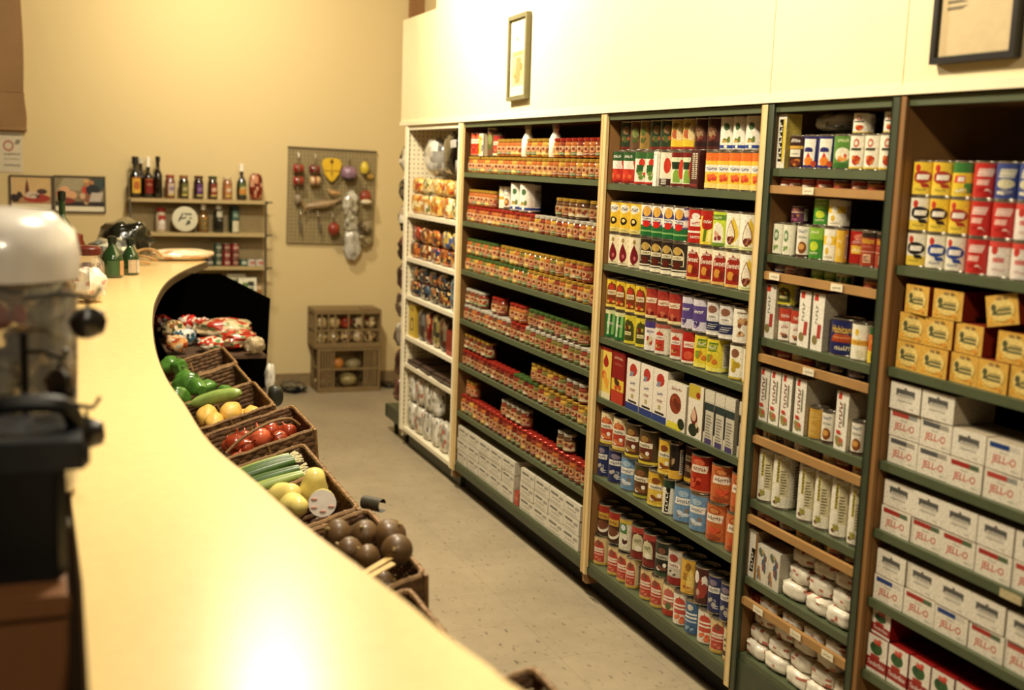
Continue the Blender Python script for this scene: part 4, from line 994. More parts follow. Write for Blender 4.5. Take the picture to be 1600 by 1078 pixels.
# white cartons stacked on the lowest shelf of the jar bay
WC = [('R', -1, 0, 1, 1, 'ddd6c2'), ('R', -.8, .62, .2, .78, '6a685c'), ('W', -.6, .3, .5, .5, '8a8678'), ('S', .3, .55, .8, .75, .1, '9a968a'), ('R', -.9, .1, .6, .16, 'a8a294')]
for blk, y0, n in (('farther stack', 5.345, 5), ('nearer stack', 4.515, 4)):
    for j in range(3):
        for i in range(n):
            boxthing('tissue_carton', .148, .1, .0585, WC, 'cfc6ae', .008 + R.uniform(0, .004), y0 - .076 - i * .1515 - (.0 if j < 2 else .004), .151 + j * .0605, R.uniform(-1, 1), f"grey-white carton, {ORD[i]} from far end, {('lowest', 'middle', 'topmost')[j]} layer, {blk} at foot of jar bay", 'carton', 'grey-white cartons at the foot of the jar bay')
boxthing('food_carton', .05, .05, .06, [('R', -1, 0, 1, 1, 'b8402c'), ('W', -.5, .4, .5, .6, 'e8c0a0')], '8a2a1c', .01, 4.552, .151, 0, 'small red carton between two stacks of grey-white cartons', 'carton', None)
boxthing('food_carton', .12, .1, .07, [('R', -1, 0, 1, 1, 'd8ccb4'), ('F', 0, .5, .6, .3, 'a86a4a', 'c8a888')], 'c8bca0', .15, 4.17, .151 + .15, 0, 'white carton lying loose behind the nearer carton stack, jar bay', 'carton', None) if False else None

# ------------------------------------------------------------------ white pegboard bay
def wrow(si, z, ys, w, hh, pals, name, look, cat, tier='', d=.05, p=4, x0=.02):
    for i, y in enumerate(ys):
        packet(name, w, d, hh, x0, y, WZ[si] + z, R.uniform(-6, 6), pals[i % len(pals)], si * 30 + i + int(z * 100), f"{look}, {ORD[i]} from far end, {tier}{'top second third fourth fifth bottom'.split()[si]} shelf, white bay", cat, f"packets on the {'top second third fourth fifth bottom'.split()[si]} shelf of the white bay", p)


five = [6.19 - i * .168 for i in range(5)]
gold = [['d8a444', 'f0e0b0', 'b8642c', 'e8c878'], ['e8d090', 'c88a3a', '7a7a3a', 'f4ecd0'], ['c88430', 'e8c060', 'b83a24', 'f0dca0']]
wrow(0, 0, five, .155, .105, gold, 'noodle_packet', 'gold printed noodle packet', 'packet', LO)
wrow(0, .108, five, .15, .085, gold[::-1], 'noodle_packet', 'gold printed noodle packet', 'packet', UP)
brn = [['8a4a20', 'c86a2c', '2a2a34', 'e0b050'], ['9a5a2c', '5a2a18', 'd89a44', 'e8d0a0'], ['a8402c', '7a3a20', '2c3a5a', 'e8c070']]
wrow(1, 0, five, .15, .085, brn, 'snack_packet', 'brown and orange printed packet', 'packet', LO)
wrow(1, .088, five[:3], .15, .085, brn[::-1], 'snack_packet', 'brown and orange printed packet', 'packet', UP)
wrow(1, .088, [5.67, 5.51], .13, .09, [['c8a848', '4a5a8a', 'e0c878', 'f0e0b0']], 'snack_bag', 'yellow and blue bag', 'bag', UP)
drk = [['1c1c20', '8a4a2c', '2a3444', 'c8a050'], ['24242a', '3a4a5a', '6a3a24', 'd8c8a8'], ['17181c', '2c3444', 'a86a3a', 'b8a070']]
wrow(2, 0, five[:4], .15, .085, drk, 'snack_packet', 'black printed packet', 'packet', LO)
wrow(2, .088, five[:4], .15, .08, drk[::-1], 'snack_packet', 'black printed packet', 'packet', UP)
packet('snack_bag', .12, .07, .17, .015, 5.5, WZ[2], 0, ['3c5a70', '2c4456', '6a8494'], 71, 'blue-grey tall bag beside black packets, third shelf, white bay', 'bag', None)
boxthing('food_carton', .125, .05, .185, [('R', -1, 0, 1, 1, 'd8b838'), ('D', 0, .2, .45, .4, '3a2a1c'), ('D', 0, .24, .25, .28, 'e8c860'), ('W', -.6, .75, .6, .9, '7a5a1c')], 'b8982c', .02, 6.2, WZ[3], 0, 'yellow carton with dark arch, fourth shelf, white bay', 'carton', None)
stk = [['4a3a2c', '6a6a64', '8a7a5a'], ['7a1c18', '4a1410', 'b89060'], ['8a7a44', '3a3428', 'c8b078'], ['5a2a1c', '7a6a50', '2a2420']]
for i, y in enumerate((6.06, 5.93, 5.8, 5.68)):
    packet('food_pouch', .105, .05, .17, .02, y, WZ[3], 0, stk[i], 61 + i, f"dark upright pouch, {ORD[i]} from yellow carton, fourth shelf, white bay", 'pouch', 'dark pouches beside the yellow carton', 4)
boxthing('food_carton', .13, .05, .125, [('R', -1, 0, 1, 1, '8a2018'), ('R', -.9, .1, .9, .2, 'b85040')], '6a1812', .02, 5.53, WZ[3], 0, 'dark red carton, fourth shelf, white bay', 'carton', None)
for i, y in enumerate((6.16, 5.94, 5.72, 5.52)):
    for j in range(2):
        boxthing('magazine', .19, .24, .012, [('R', -1, 0, 1, 1, '3a2a24')], ('4a3a30', '2c2420')[j], .012 + .01 * j, y, WZ[4] + j * .0135, R.uniform(-4, 4), f"dark flat magazine, {ORD[i]} from far end, {('under', 'on top of')[j]} another, fifth shelf, white bay", 'magazine', 'magazines on the fifth shelf', topcol=('6a5a4a', '5a463a')[j])
wht = [['d8d2c0', 'e6e0d0', 'a8a292', '7a7468'], ['cfc8b4', 'e0dac8', '9a9484', 'b8604c'], ['dcd6c6', 'b8b2a0', 'e8e4d8', '6a665c']]
six = [6.21 - i * .14 for i in range(6)]
wrow(5, 0, six, .125, .155, wht, 'grain_bag', 'greyish white printed bag', 'bag', LO, .06)
wrow(5, .158, six[:4], .125, .15, wht[::-1], 'grain_bag', 'greyish white printed bag', 'bag', UP, .06)
wrow(5, .158, [5.655, 5.515], .12, .1, [['e0d8c8', 'f0ece0', 'a89a88']], 'grain_bag', 'pale bag', 'bag', UP, .06) if False else None


def hung(name, x, y, zhook, w, d, hh, cols, seed, label, cat, mat=None, group=None, hook=True, axis='x'):
    o = packet(name, w, d, hh, x, y, zhook - hh, 0, cols, seed, label, cat, group, 3, nz=.16, mat=mat)
    m = MB()
    m.tube([(d / 2, 0, hh * .93), (d / 2, 0, hh + .02)], .004, 6)
    put('tie', m.mesh('tie', M('tie_wire', '8a7a5a', .4)), o)
    return o


CLEAR = M('clear_film', None, .12, var=.12, scale=30, bump=.5, coat=.8)
hung('plastic_bag', .02, 5.99, 1.72, .26, .14, .2, ['b8b4a8', '8e8a80', 'dcd8cc', '6a665e'], 3, 'balled clear plastic bag hanging on the white pegboard', 'bag', CLEAR)
hung('plastic_bag', .02, 5.66, 1.75, .22, .1, .22, ['0c0b0a', '141312', '070706', 'b8b4aa'], 8, 'black and white plastic bag hanging in the white pegboard bay', 'bag', CLEAR)

# ------------------------------------------------------------------ the counter
ZT = 1.03
EDGE = [(-1.16, .3), (-1.27, .75), (-1.372, 1.126), (-1.384, 1.196), (-1.404, 1.299), (-1.419, 1.414), (-1.447, 1.577), (-1.48, 1.77), (-1.513, 2.05), (-1.553, 2.36), (-1.561, 2.75), (-1.57, 3.08), (-1.557, 3.55), (-1.515, 4.17), (-1.455, 4.76), (-1.351, 5.43), (-1.217, 5.97), (-1.045, 6.48)]
LEFT = [(-1.12, 6.62), (-1.4, 6.74), (-1.9, 6.8), (-2.15, 6.7), (-2.15, 3.2), (-1.98, 2.75), (-1.83, 2.3), (-1.82, 1.6), (-1.83, .3)]


def catmull(P, n=4):
    o = []
    for i in range(len(P) - 1):
        p0, p1, p2, p3 = P[max(i - 1, 0)], P[i], P[i + 1], P[min(i + 2, len(P) - 1)]
        for k in range(n):
            t = k / n
            o.append(tuple(.5 * (2 * b + (c - a) * t + (2 * a - 5 * b + 4 * c - d) * t * t + (3 * b - a - 3 * c + d) * t ** 3) for a, b, c, d in zip(p0, p1, p2, p3)))
    return o + [tuple(P[-1])]


def slab(m, poly, z0, z1, mi_top=0, mi_side=1, cham=.004):
    b = len(m.v)
    n = len(poly)
    cx, cy = sum(p[0] for p in poly) / n, sum(p[1] for p in poly) / n
    for z, k in ((z0, 0), (z1 - cham, 0), (z1, cham)):
        for i, (x, y) in enumerate(poly):
            dx, dy = poly[(i + 1) % n][0] - poly[i - 1][0], poly[(i + 1) % n][1] - poly[i - 1][1]
            L = math.hypot(dx, dy) or 1
            m.v.append((x - dy / L * k, y + dx / L * k, z))
    for r in (0, 1):
        for i in range(n):
            m.face((b + r * n + i, b + r * n + (i + 1) % n, b + (r + 1) * n + (i + 1) % n, b + (r + 1) * n + i), mi_side)
    m.face([b + 2 * n + i for i in range(n)], mi_top)
    m.face([b + i for i in range(n)][::-1], mi_side)


COUNTER = M('laminate_top', 'e6c98c', .27, var=.035, scale=45, spec=.5)
EDGEM = M('counter_edge', '4a3a24', .4, var=.1)
ce = catmull(EDGE)
ctr = put('shop_counter', None, loc=(-1.7, 3.5, 0), label='long curved shop counter with pale laminate top and dark edge', cat='counter')
m = MB()
slab(m, [(x + 1.7, y - 3.5) for x, y in ce + LEFT], ZT - .035, ZT)
put('counter_top', m.mesh('counter_top', [COUNTER, EDGEM], smooth=False), ctr)
m = MB()
inn = [(x - .07 - .12 * max(0, min(1, (y - 4.2) / .8)), y) for x, y in ce if .4 < y < 6.3]
slab(m, [(x + 1.7, y - 3.5) for x, y in inn + [(-1.4, 6.5), (-2.05, 6.5), (-2.05, 3.3), (-1.8, 2.4), (-1.79, .4)]], .0, ZT - .036, 0, 0)
put('counter_front', m.mesh('counter_front', M('dark_front', '3a2414', .6, var=.2, scale=10, stretch=(1, 1, .15)), smooth=False), ctr)
m = MB()
m.v = [(-1.37, 0), (-.765, 0), (-.765, 0), (-1.37, 0)]
prof = [(-1.40, .40), (-.80, .40), (-.777, .87), (-1.03, 1.0), (-1.40, 1.0)]
m.v = [(x + 1.7, y - 3.5, z) for y in (6.10, 6.118) for x, z in prof]
m.face((0, 1, 2, 3, 4)); m.face((9, 8, 7, 6, 5))
for i in range(5):
    m.face((i, (i + 1) % 5, 5 + (i + 1) % 5, 5 + i))
put('end_panel', m.mesh('end_panel', M('black_panel', '030302', .9, var=.2, spec=0), smooth=False), ctr)

# ------------------------------------------------------------------ produce stand and baskets
st = put('produce_stand', None, loc=(-1.2, 3.5, 0), label='low dark wooden stand holding the produce baskets along the counter', cat='stand')
WD = M('stand_wood', '4a3420', .7, var=.25, scale=10, stretch=(1, .15, 1))
put('sloping_board', MB().box(-.17, .13, -1.95, 1.5, .0, .016).xf(Matrix.Translation((-.02, 0, .455)) @ Matrix.Rotation(math.radians(-17), 4, 'Y')).mesh('sloping_board', WD, smooth=False), st)
put('front_rail', rbox(.1, .125, -1.95, 1.5, .40, .47).mesh('front_rail', WD), st)
put('foot_board', rbox(-.2, .17, -1.95, 1.5, .012, .035).mesh('foot_board', M('foot_wood', '7a6242', .7, var=.2, scale=12, stretch=(1, .2, 1))), st)
for y in (-1.9, -.8, .4, 1.46):
    for x in (-.19, .1):
        put('leg', rbox(x, x + .025, y - .013, y + .013, .0 if x < 0 else .036, .39 if x < 0 else .40).mesh('leg', WD), st)
WICK = M('wicker', '5e4022', .7, var=.5, scale=60, bump=.5, stretch=(1, .3, 1))
WICKD = M('wicker_rim', '86643a', .6, var=.3, scale=50, bump=.4)
_BK = {}


def basket_meshes(w, l, h):
    """open woven basket: x across, y along, rim at z=h"""
    key = (round(w, 2), round(l, 2), round(h, 2))
    if key in _BK:
        return _BK[key]
    tp = .86  # floor is smaller than the rim
    m = MB()
    nr = 8
    for i in range(nr):
        z = .008 + (h - .02) * i / (nr - 1)
        f = tp + (1 - tp) * z / h
        hw, hl = w / 2 * f, l / 2 * f
        ring = []
        for (x0, y0), (x1, y1) in (((-hw, -hl), (hw, -hl)), ((hw, -hl), (hw, hl)), ((hw, hl), (-hw, hl)), ((-hw, hl), (-hw, -hl))):
            L = math.hypot(x1 - x0, y1 - y0)
            n = max(4, int(L / .022))
            nx, ny = (y1 - y0) / L, -(x1 - x0) / L
            for k in range(n):
                t = k / n
                o = .0035 * (1 if (k + i) % 2 else -1) if k else 0
                ring.append((x0 + (x1 - x0) * t + nx * o, y0 + (y1 - y0) * t + ny * o, z + .0015 * math.sin(k * 2.1 + i)))
        m.tube(ring, .0095 * h / .14, 5, closed=True, flat=.42)
    m.box(-w / 2 * tp, w / 2 * tp, -l / 2 * tp, l / 2 * tp, .002, .008)
    weave = m.mesh('weave', WICK, ang=60)
    s = []
    for (x, y) in [(sx * w / 2, sy * l / 2) for sx in (-1, 1) for sy in (-1, 1)] + [(sx * w / 2, 0) for sx in (-1, 1)] + [(0, sy * l / 2) for sy in (-1, 1)]:
        s.append(MB().tube([(x * tp * 1.01, y * tp * 1.01, .004), (x * 1.01, y * 1.01, h)], .0058, 6).mesh('stake', WICKD))
    stakes = s
    r = MB()
    c = [(-w / 2, -l / 2, h), (w / 2, -l / 2, h), (w / 2, l / 2, h), (-w / 2, l / 2, h)]
    pts = []
    for i in range(4):
        a, b = Vector(c[i]), Vector(c[(i + 1) % 4])
        for k in range(8):
            pts.append(a.lerp(b, .04 + .92 * k / 7) + Vector((0, 0, .002 * math.sin(k * 2.3))))
    r.tube(pts, .0062, 6, closed=True)
    for i in range(0, 32):  # binding wrapped round the rim
        p = pts[i].lerp(pts[(i + 1) % 32], .5)
        d = (pts[(i + 1) % 32] - pts[i]).normalized()
        r.tube([p - d * .004, p + d * .004], .0076, 6)
    rim = r.mesh('rim', WICKD)
    _BK[key] = (weave, stakes, rim)
    return _BK[key]


TILT = math.radians(-17)
BASK = []


def basket(y0, y1, xr, zr, label, w=.32, h=.13):
    """aisle-side rim from y0 to y1 at (xr, zr); leans down towards the counter"""
    l = abs(y0 - y1)
    Mx = Matrix.Rotation(TILT, 4, 'Y')
    org = Vector((xr, (y0 + y1) / 2, zr)) - (Mx @ Vector((w / 2, 0, h)))
    b, s, r = basket_meshes(w, l, h)
    o = put('wicker_basket', None, None, org, (0, TILT, 0), None, label, 'basket', 'produce baskets along the counter')
    put('weave', b, o); [put('stake', q, o) for q in s]; put('rim', r, o)
    BASK.append((org, Mx, w, l, h))
    return org, Mx


B0 = basket(5.06, 5.47, -1.105, .72, 'dark wicker basket with cards, farthest from camera before the striped bags'.replace('farthest from camera before', 'next to'))
B1 = basket(4.62, 5.04, -1.112, .715, 'wicker basket of green peppers, next to the card basket')
B3 = basket(4.155, 4.60, -1.105, .72, 'wicker basket of yellow potatoes and a pale zucchini')
B4 = basket(3.745, 4.12, -1.045, .72, 'wicker basket of red onions')
B5 = basket(3.235, 3.56, -1.12, .715, 'wicker basket of long green leeks')
B6 = basket(2.84, 3.215, -1.125, .72, 'wicker basket of yellow squashes, one cut open')
B7 = basket(2.33, 2.82, -1.105, .72, 'wicker basket heaped with brown turnips')
B8 = basket(1.93, 2.30, -1.15, .70, 'dark wicker basket with white packets, beside the turnip basket')
B9 = basket(1.45, 1.83, -1.06, .715, 'dark wicker basket at the lower edge near the counter front')


def skin(name, col, rough=.35, var=.2, scale=14, bump=.1):
    return M(name, col, rough, var=var, scale=scale, bump=bump, coat=.15)


def onb(B, x, y, dz):
    """point above a basket floor: basket-plane x,y, dz up from the floor"""
    org, Mx = B
    return org + (Mx @ Vector((x, y, dz)))


VM = {}


def veg(name, me_key, make, B, x, y, dz, rot, label, cat, group, stem=None, sc=1):
    if me_key not in VM:
        VM[me_key] = make()
    o = put(name, VM[me_key], None, onb(B, x, y, dz), rot, (sc, sc, sc), label, cat, group)
    if stem:
        if stem[0] not in VM:
            VM[stem[0]] = stem[2]()
        put(stem[1], VM[stem[0]], o)
    return o


def pepper(seed):
    m = MB()
    n = 24
    for i in range(11):
        t = i / 10
        z = -.045 + .09 * t
        rr = .036 * (math.sin(PI * (t * .86 + .1)) ** .55) * (1.02 if t > .4 else .9)
        if i == 10:
            rr = .008; z -= .012
        for k in range(n):
            a = 2 * PI * k / n
            q = rr * (1 + .11 * math.cos(4 * a + seed) * (.5 + t * .5)) * (1 + .06 * noise.noise(Vector((math.cos(a) + seed, math.sin(a), t * 2))))
            m.v.append((q * math.cos(a), q * math.sin(a), z))
    for i in range(10):
        for k in range(n):
            m.face((i * n + k, i * n + (k + 1) % n, (i + 1) * n + (k + 1) % n, (i + 1) * n + k))
    m.face(list(range(n))[::-1]); m.face([10 * n + k for k in range(n)])
    return m.mesh('pepper', skin('green_pepper', '4c7a30', .22, .25))


def pep_stem():
    return MB().tube([(0, 0, .028), (.002, 0, .042), (.009, 0, .052)], [.006, .0045, .005], 7).mesh('stem', M('stem_green', '6d8a3a', .5))


# green peppers (tipped this way and that)
PP = [(-.06, .15, .15, (1.3, .3, .4)), (.02, .13, .09, (1.5, 0, 2.2)), (-.06, .03, .155, (1.2, .2, 1.1)), (-.035, -.085, .15, (1.5, .4, 3.4)), (-.11, -.13, .15, (.9, 0, 5.0)), (.07, .03, .07, (1.4, .1, .2)), (.05, -.1, .07, (1.0, .6, 4.1))]
PN = ['beside the card basket', 'behind the big middle pepper', 'large one in the middle', 'nearest the zucchini'.replace('nearest', 'next to'), 'by the counter edge', 'low in the basket', 'against the counter side']
for i, (x, y, dz, rt) in enumerate(PP):
    veg('green_pepper', f'pep{i % 3}', lambda s=i: pepper(s * 1.7), B1, x, y, dz, rt, f'shiny green bell pepper in wicker basket, {PN[i]}', 'pepper', 'green peppers in the basket', ('pstem', 'stem', pep_stem), (1.1, .9, 1.3, 1.1, 1, .9, .9)[i])
for i, (x, y, rt, t) in enumerate([(-.06, .03, (1.3, .5, .2), 'upper one'), (-.09, .15, (1.1, -.3, 2.), 'by the counter edge')]):
    veg('green_pepper', f'pep{i % 3}', lambda: pepper(1), B0, x, y, .14, rt, f'dark green bell pepper at the counter side of the card basket, {t}', 'pepper', 'green peppers by the cards', ('pstem', 'stem', pep_stem), 1.05)


def rod(pts, rads, mat, name, n=12):
    return lambda: MB().tube(catmull(pts, 4), [r for r in catmull([(q, 0) for q in rads], 4) for r in r[:1]], n).mesh(name, mat)


def lump(rx, ry, rz, nz, seed, mat, n=20):
    return lambda: MB().ball((0, 0, 0), (rx, ry, rz), n, nz=nz, seed=seed).mesh('lump', mat)


ZUC = skin('zucchini_skin', '8fa858', .3, .22, 25)
veg('zucchini', 'zuc', rod([(-.13, 0, 0), (-.09, .008, 0), (0, .012, .004), (.09, .002, 0), (.125, 0, 0)], [.014, .03, .033, .028, .012], ZUC, 'zucchini'), B3, -.0, .12, .14, (0, TILT, -.5), 'long pale green zucchini lying above the yellow potatoes', 'zucchini', None,
    sc=.8, stem=('zst', 'stem', lambda: MB().tube([(-.125, 0, 0), (-.15, -.003, .004)], [.009, .006], 7).mesh('stem', M('stem_green', '6d8a3a', .5))))
POT = skin('potato_skin', 'd8ac50', .5, .16, 18)
for i, (x, y, dz, s, rz, t) in enumerate([(-.06, -.0, .115, 1.15, 1.3, 'by the counter edge'), (.02, -.085, .12, 1.15, 1.2, 'large one in the middle'), (.085, -.14, .1, .95, 1.5, 'at the aisle side'), (-.05, -.145, .12, 1.0, 1.3, 'at the near corner'), (.08, -.05, .07, 1.0, 2.6, 'near the aisle rim'), (-.03, .09, .065, .9, .1, 'under the zucchini')]):
    veg('potato', f'pot{i % 3}', lump(.052, .034, .031, .14, i * 2.3, POT), B3, x, y, dz, (.1, -.2, rz), f'yellow potato in wicker basket, {t}', 'potato', 'yellow potatoes in the basket', sc=s)
ON = [skin('onion_skin', '9a3a20', .25, .3, 12), skin('onion_pale', 'b8583a', .25, .4, 10)]
OL = [(-.08, .015, .115, 1.15), (-.04, .07, .105, .95), (.0, -.015, .115, 1.15), (.05, .06, .105, 1.0), (.1, .01, .095, .9), (.055, -.06, .1, .95), (-.06, -.08, .115, 1.0), (.1, -.12, .08, .95), (-.095, .1, .09, .9), (.02, -.13, .09, .9), (-.1, -.14, .1, .95), (.1, .11, .07, .9)]
OT = ['big one by the counter', 'second from the counter', 'pale spotted one in the middle', 'at the back by the weave', 'in the aisle corner', 'between the pale one and the aisle', 'lowest by the counter edge', 'by the near rim', 'behind the pale one', 'in front of the pale one', 'hidden by the counter side', 'far aisle corner']
for i, (x, y, dz, s) in enumerate(OL):
    k = 1 if i in (2, 9) else 0
    def mk(k=k, i=i):
        m = MB()
        pr = [(.0005, -.03), (.012, -.029), (.026, -.02), (.034, -.004), (.033, .010), (.023, .023), (.011, .029), (.005, .036), (.0035, .048)]
        m.lathe(pr, 18)
        return m.mesh('onion', ON[k], ang=80)
    veg('red_onion', f'onion{k}', mk, B4, x, y, dz, (R.uniform(-1, 1), R.uniform(-1, 1), R.uniform(0, 6)), f'red onion in wicker basket, {OT[i]}', 'onion', 'red onions in the basket', sc=s * .95)
m = MB().tube(catmull([(-.13, 0, .0), (-.06, 0, .03), (.03, 0, .045), (.1, 0, .035), (.13, 0, .0)], 5), .005, 6)
put('basket_handle', m.mesh('basket_handle', WICKD), None, onb(B4, -.0, -.115, .135), (0, TILT, .12), None, 'bent wicker handle lying across the red onions', 'handle')
LK = M('leek_leaf', '3c5a22', .35, var=.45, scale=9, stretch=(1, 8, 8))
LKW = M('leek_root', 'e6dcb0', .5, var=.15)
LKL = M('leek_light', '8a9c48', .35, var=.25, scale=9, stretch=(1, 8, 8))
for i, (y, dz, a) in enumerate([(.11, .12, .1), (.062, .13, .06), (.012, .135, .03), (-.04, .125, -.04), (-.09, .12, -.02)]):
    key = f'leek{i}'
    veg('leek', key, rod([(-.15, 0, -.004), (-.08, 0, .004), (0, 0, .006), (.08, 0, .003), (.115, 0, 0)], [.02, .022, .021, .018, .016], (LKL, LK, LK, LK, LKL)[i], 'leek'), B5, .0, y, dz, (0, TILT, a), f'long green leek with white root end, {ORD[i]} from the onion basket', 'leek', 'leeks in the basket', sc=.9)
    o = bpy.data.objects[[q.name for q in bpy.data.objects if q.name.startswith('leek')][-1]]
    q = MB()
    for k in range(7):
        an = k * .9
        q.tube([(.112, .004 * math.cos(an), .004 * math.sin(an)), (.13, .01 * math.cos(an), .01 * math.sin(an)), (.142, .014 * math.cos(an + .4), .012 * math.sin(an + .4))], .003, 4)
    put('roots', q.mesh('roots', LKW), o)
SQ = skin('squash_skin', 'e2d078', .32, .16, 20)


def squash(n=22, cut=False):
    def mk():
        m = MB()
        pr = [(.001, -.062), (.026, -.058), (.041, -.04), (.046, -.018), (.042, .005), (.034, .026), (.031, .045), (.024, .06), (.008, .067), (.001, .068)]
        if cut:
            pr = [(.0345, 0), (.0345, .001)] + [(.033, .02), (.031, .04), (.024, .055), (.008, .063), (.001, .064)]
        m.lathe(pr, n)
        return m.mesh('squash', SQ, ang=80)
    return mk


veg('yellow_squash', 'sq', squash(), B6, .02, .08, .14, (1.1, .5, .2), 'lumpy yellow squash by the counter, beside the upright one', 'squash', 'yellow squashes in the basket', sc=.85)
veg('yellow_squash', 'sq', squash(), B6, .025, -.03, .14, (1.3, -.4, .3), 'yellow squash by the counter, below the lumpy one', 'squash', 'yellow squashes in the basket', sc=.8)
veg('yellow_squash', 'sq', squash(), B6, -.06, .0, .1, (1.4, 0, 1), 'yellow squash low in the basket at the counter side', 'squash', 'yellow squashes in the basket', sc=.85)
veg('yellow_squash', 'sq', squash(), B6, .1, .07, .135, (.35, .1, -.3), 'tall yellow squash standing behind the cut one', 'squash', 'yellow squashes in the basket', sc=.9)
c = veg('cut_squash', 'sqc', squash(cut=True), B6, .09, -.085, .14, (-1.7, .0, -.25), 'cut yellow squash with white face towards the camera'.replace(' towards the camera', ' wrapped in clear film'), 'squash', None, sc=1.05)
q = MB().lathe([(.0345, -.0012), (.0345, -.0008), (.001, -.0016)], 22)
put('cut_face', q.mesh('cut_face', M('squash_flesh', 'f6ece0', .15, var=.05, scale=20, coat=.6)), c)
q = MB()
for k in range(4):
    an = k * 1.1 + .4
    q.ball((.024 * math.cos(an), .02 * math.sin(an), -.002), (.009, .0035, .0012), 8)
put('seed_print', q.mesh('seed_print', M('squash_seed', 'd8a090', .3)), c)
TU = skin('turnip_skin', '5f4526', .45, .3, 9, .2)
TL = [(.05, .085, .16, .95, 'at the far counter side'), (.1, .01, .165, .88, 'pale topped one in the middle'), (.142, -.065, .17, 1.0, 'large one at the aisle rim'), (.045, -.055, .165, .88, 'front one by the counter'), (.07, -.125, .165, .78, 'between the front ones'), (.132, -.16, .17, .95, 'front one at the aisle rim'), (.09, -.19, .09, .8, 'low one under the straw strip'), (-.05, .0, .14, .95, 'by the counter edge'), (-.06, .12, .12, .9, 'by the squash basket and counter'), (.1, .15, .1, .8, 'by the squash basket and aisle'), (-.04, -.12, .13, .9, 'near end by the counter'), (.06, .0, .07, .9, 'lower one in the middle'), (.09, -.09, .08, .9, 'lower one at the aisle side')]
for i, (x, y, dz, s, t) in enumerate(TL):
    def mk():
        m = MB()
        m.lathe([(.001, -.05), (.004, -.047), (.014, -.036), (.03, -.02), (.037, .0), (.035, .016), (.025, .028), (.012, .033), (.006, .035)], 22)
        return m.mesh('turnip', TU, ang=80)
    def crown():
        return MB().tube([(0, 0, .03), (.001, 0, .042)], [.006, .004], 7).mesh('stalk', M('turnip_stalk', 'a08a58', .6))
    veg('turnip', 'turnip', mk, B7, x, y, dz, (R.uniform(-1.2, 1.2), R.uniform(-1.2, 1.2), R.uniform(0, 6)), f'brown turnip heaped in wicker basket, {t}', 'turnip', 'brown turnips in the basket', ('tst', 'stalk', crown), s)
for i, (x, y, rz) in enumerate([(.0, -.145, .35), (-.03, -.185, .3)]):
    m = MB().box(-.1, .1, -.009, .009, 0, .003)
    put('straw_strip', m.mesh('straw_strip', M('straw', 'c8a868', .6)), None, onb(B7, x + .04, y - .06, .165), (0, TILT, rz), None, f"pale flat straw strip across the turnip basket, {('upper', 'lower')[i]} one", 'strip', 'straw strips on the turnip basket')
# white packets, cards
packet('paper_packet', .06, .09, .05, *onb(B8, .02, -.02, .05), 20, ['f6eee0', 'fbf6ec', 'd8a888'], 3, 'white packet lying in dark basket beside the turnips', 'packet', None, 3)
for i, (x, y, c1, rz) in enumerate([(-.06, .02, 'efe6cf', .5), (.02, .09, 'd8b078', .9), (.0, -.06, 'e0d6bc', -.3), (-.08, -.08, 'c87a4a', .2)]):
    m = MB().box(-.045, .045, -.03, .03, 0, .002, 0, c1)
    art(m, [('W', -.7, .3, .7, .6, '8a7a5a')], lambda s, z, o: (s, z - .03, .002 + o), .045, .06)
    put('recipe_card', m.mesh('recipe_card', paper(), smooth=False), None, onb(B0, x, y, .05 + .004 * i), (.15, TILT + .1, rz), None, f"{('cream', 'tan', 'pale', 'orange-brown')[i]} paper card lying in the farthest wicker basket".replace('farthest', 'dark far'), 'card', None)

# ------------------------------------------------------------------ bagged goods past the baskets
XM = [('striped_bag', -1.03, 5.83, .70, .2, .3, .07, ['c8b088', 'a8301c', 'd8c8a4', '7a8a5a'], 0, 'large red and cream wrapped bag against the black panel'), ('striped_bag', -.985, 5.625, .668, .16, .2, .07, ['9c2418', 'c8b088', 'b83a28', '7a8a5a'], .5, 'red wrapped bag at the aisle corner below the black panel'),
      ('candy_bag', -1.13, 5.61, .668, .12, .14, .05, ['e8d8c0', 'b8381f', '6a9060', 'f4ecdc'], .3, 'white and red clear bag in front of the striped bag'), ('candy_bag', -1.21, 5.79, .665, .11, .13, .06, ['d8dce0', '3a6070', 'f0e8dc', '24404c'], .9, 'blue and white bag leaning by the card basket'),
      ('candy_bag', -1.27, 5.92, .68, .12, .12, .07, ['d8c090', '3a4a2a', '8a5a2c', 'e8dcc0'], -.4, 'tan bag with green top by the counter edge'), ('candy_bag', -1.2, 5.97, .71, .1, .1, .06, ['c82f20', 'd8d0c0', '9a1c14', 'f0e4d4'], .2, 'small bright red bag behind the blue bag'),
      ('candy_bag', -1.32, 6.0, .7, .12, .1, .07, ['7a1c16', '3a1410', 'b83a24', 'c8a888'], .1, 'dark red bag tucked under the counter edge'), ('candy_bag', -1.285, 5.56, .668, .11, .1, .06, ['d89a5a', 'e8c898', 'b8502c', 'c8d0d0'], .6, 'peach coloured bag next to the green peppers'), ('candy_bag', -1.13, 5.96, .70, .09, .1, .06, ['e8e0d4', 'c84a34', 'f4ece0', '9aa88a'], -.2, 'pale bag between the red bag and striped bag'),
      ('paper_bag', -.945, 5.51, .668, .075, .1, .06, ['b8a480', 'a08c68', 'c8b898'], .2, 'plain tan paper bag at the aisle end of the plank')]
for i, (nm, x, y, z, w, d, hh, cs, rz, lab) in enumerate(XM):
    packet(nm, w * .88, d * .88, hh * 1.25, x - d / 2, y, z + .012, math.degrees(rz), cs, 13 + i * 3, lab, 'bag', None, 2.6, nz=.3)
m = MB().box(-1.34, -.9, 5.50, 6.09, .66, .675)
put('shelf_plank', m.mesh('shelf_plank', WD, smooth=False), None, (0, 0, 0), 0, None, 'dark plank under the wrapped bags beside the black panel', 'shelf')
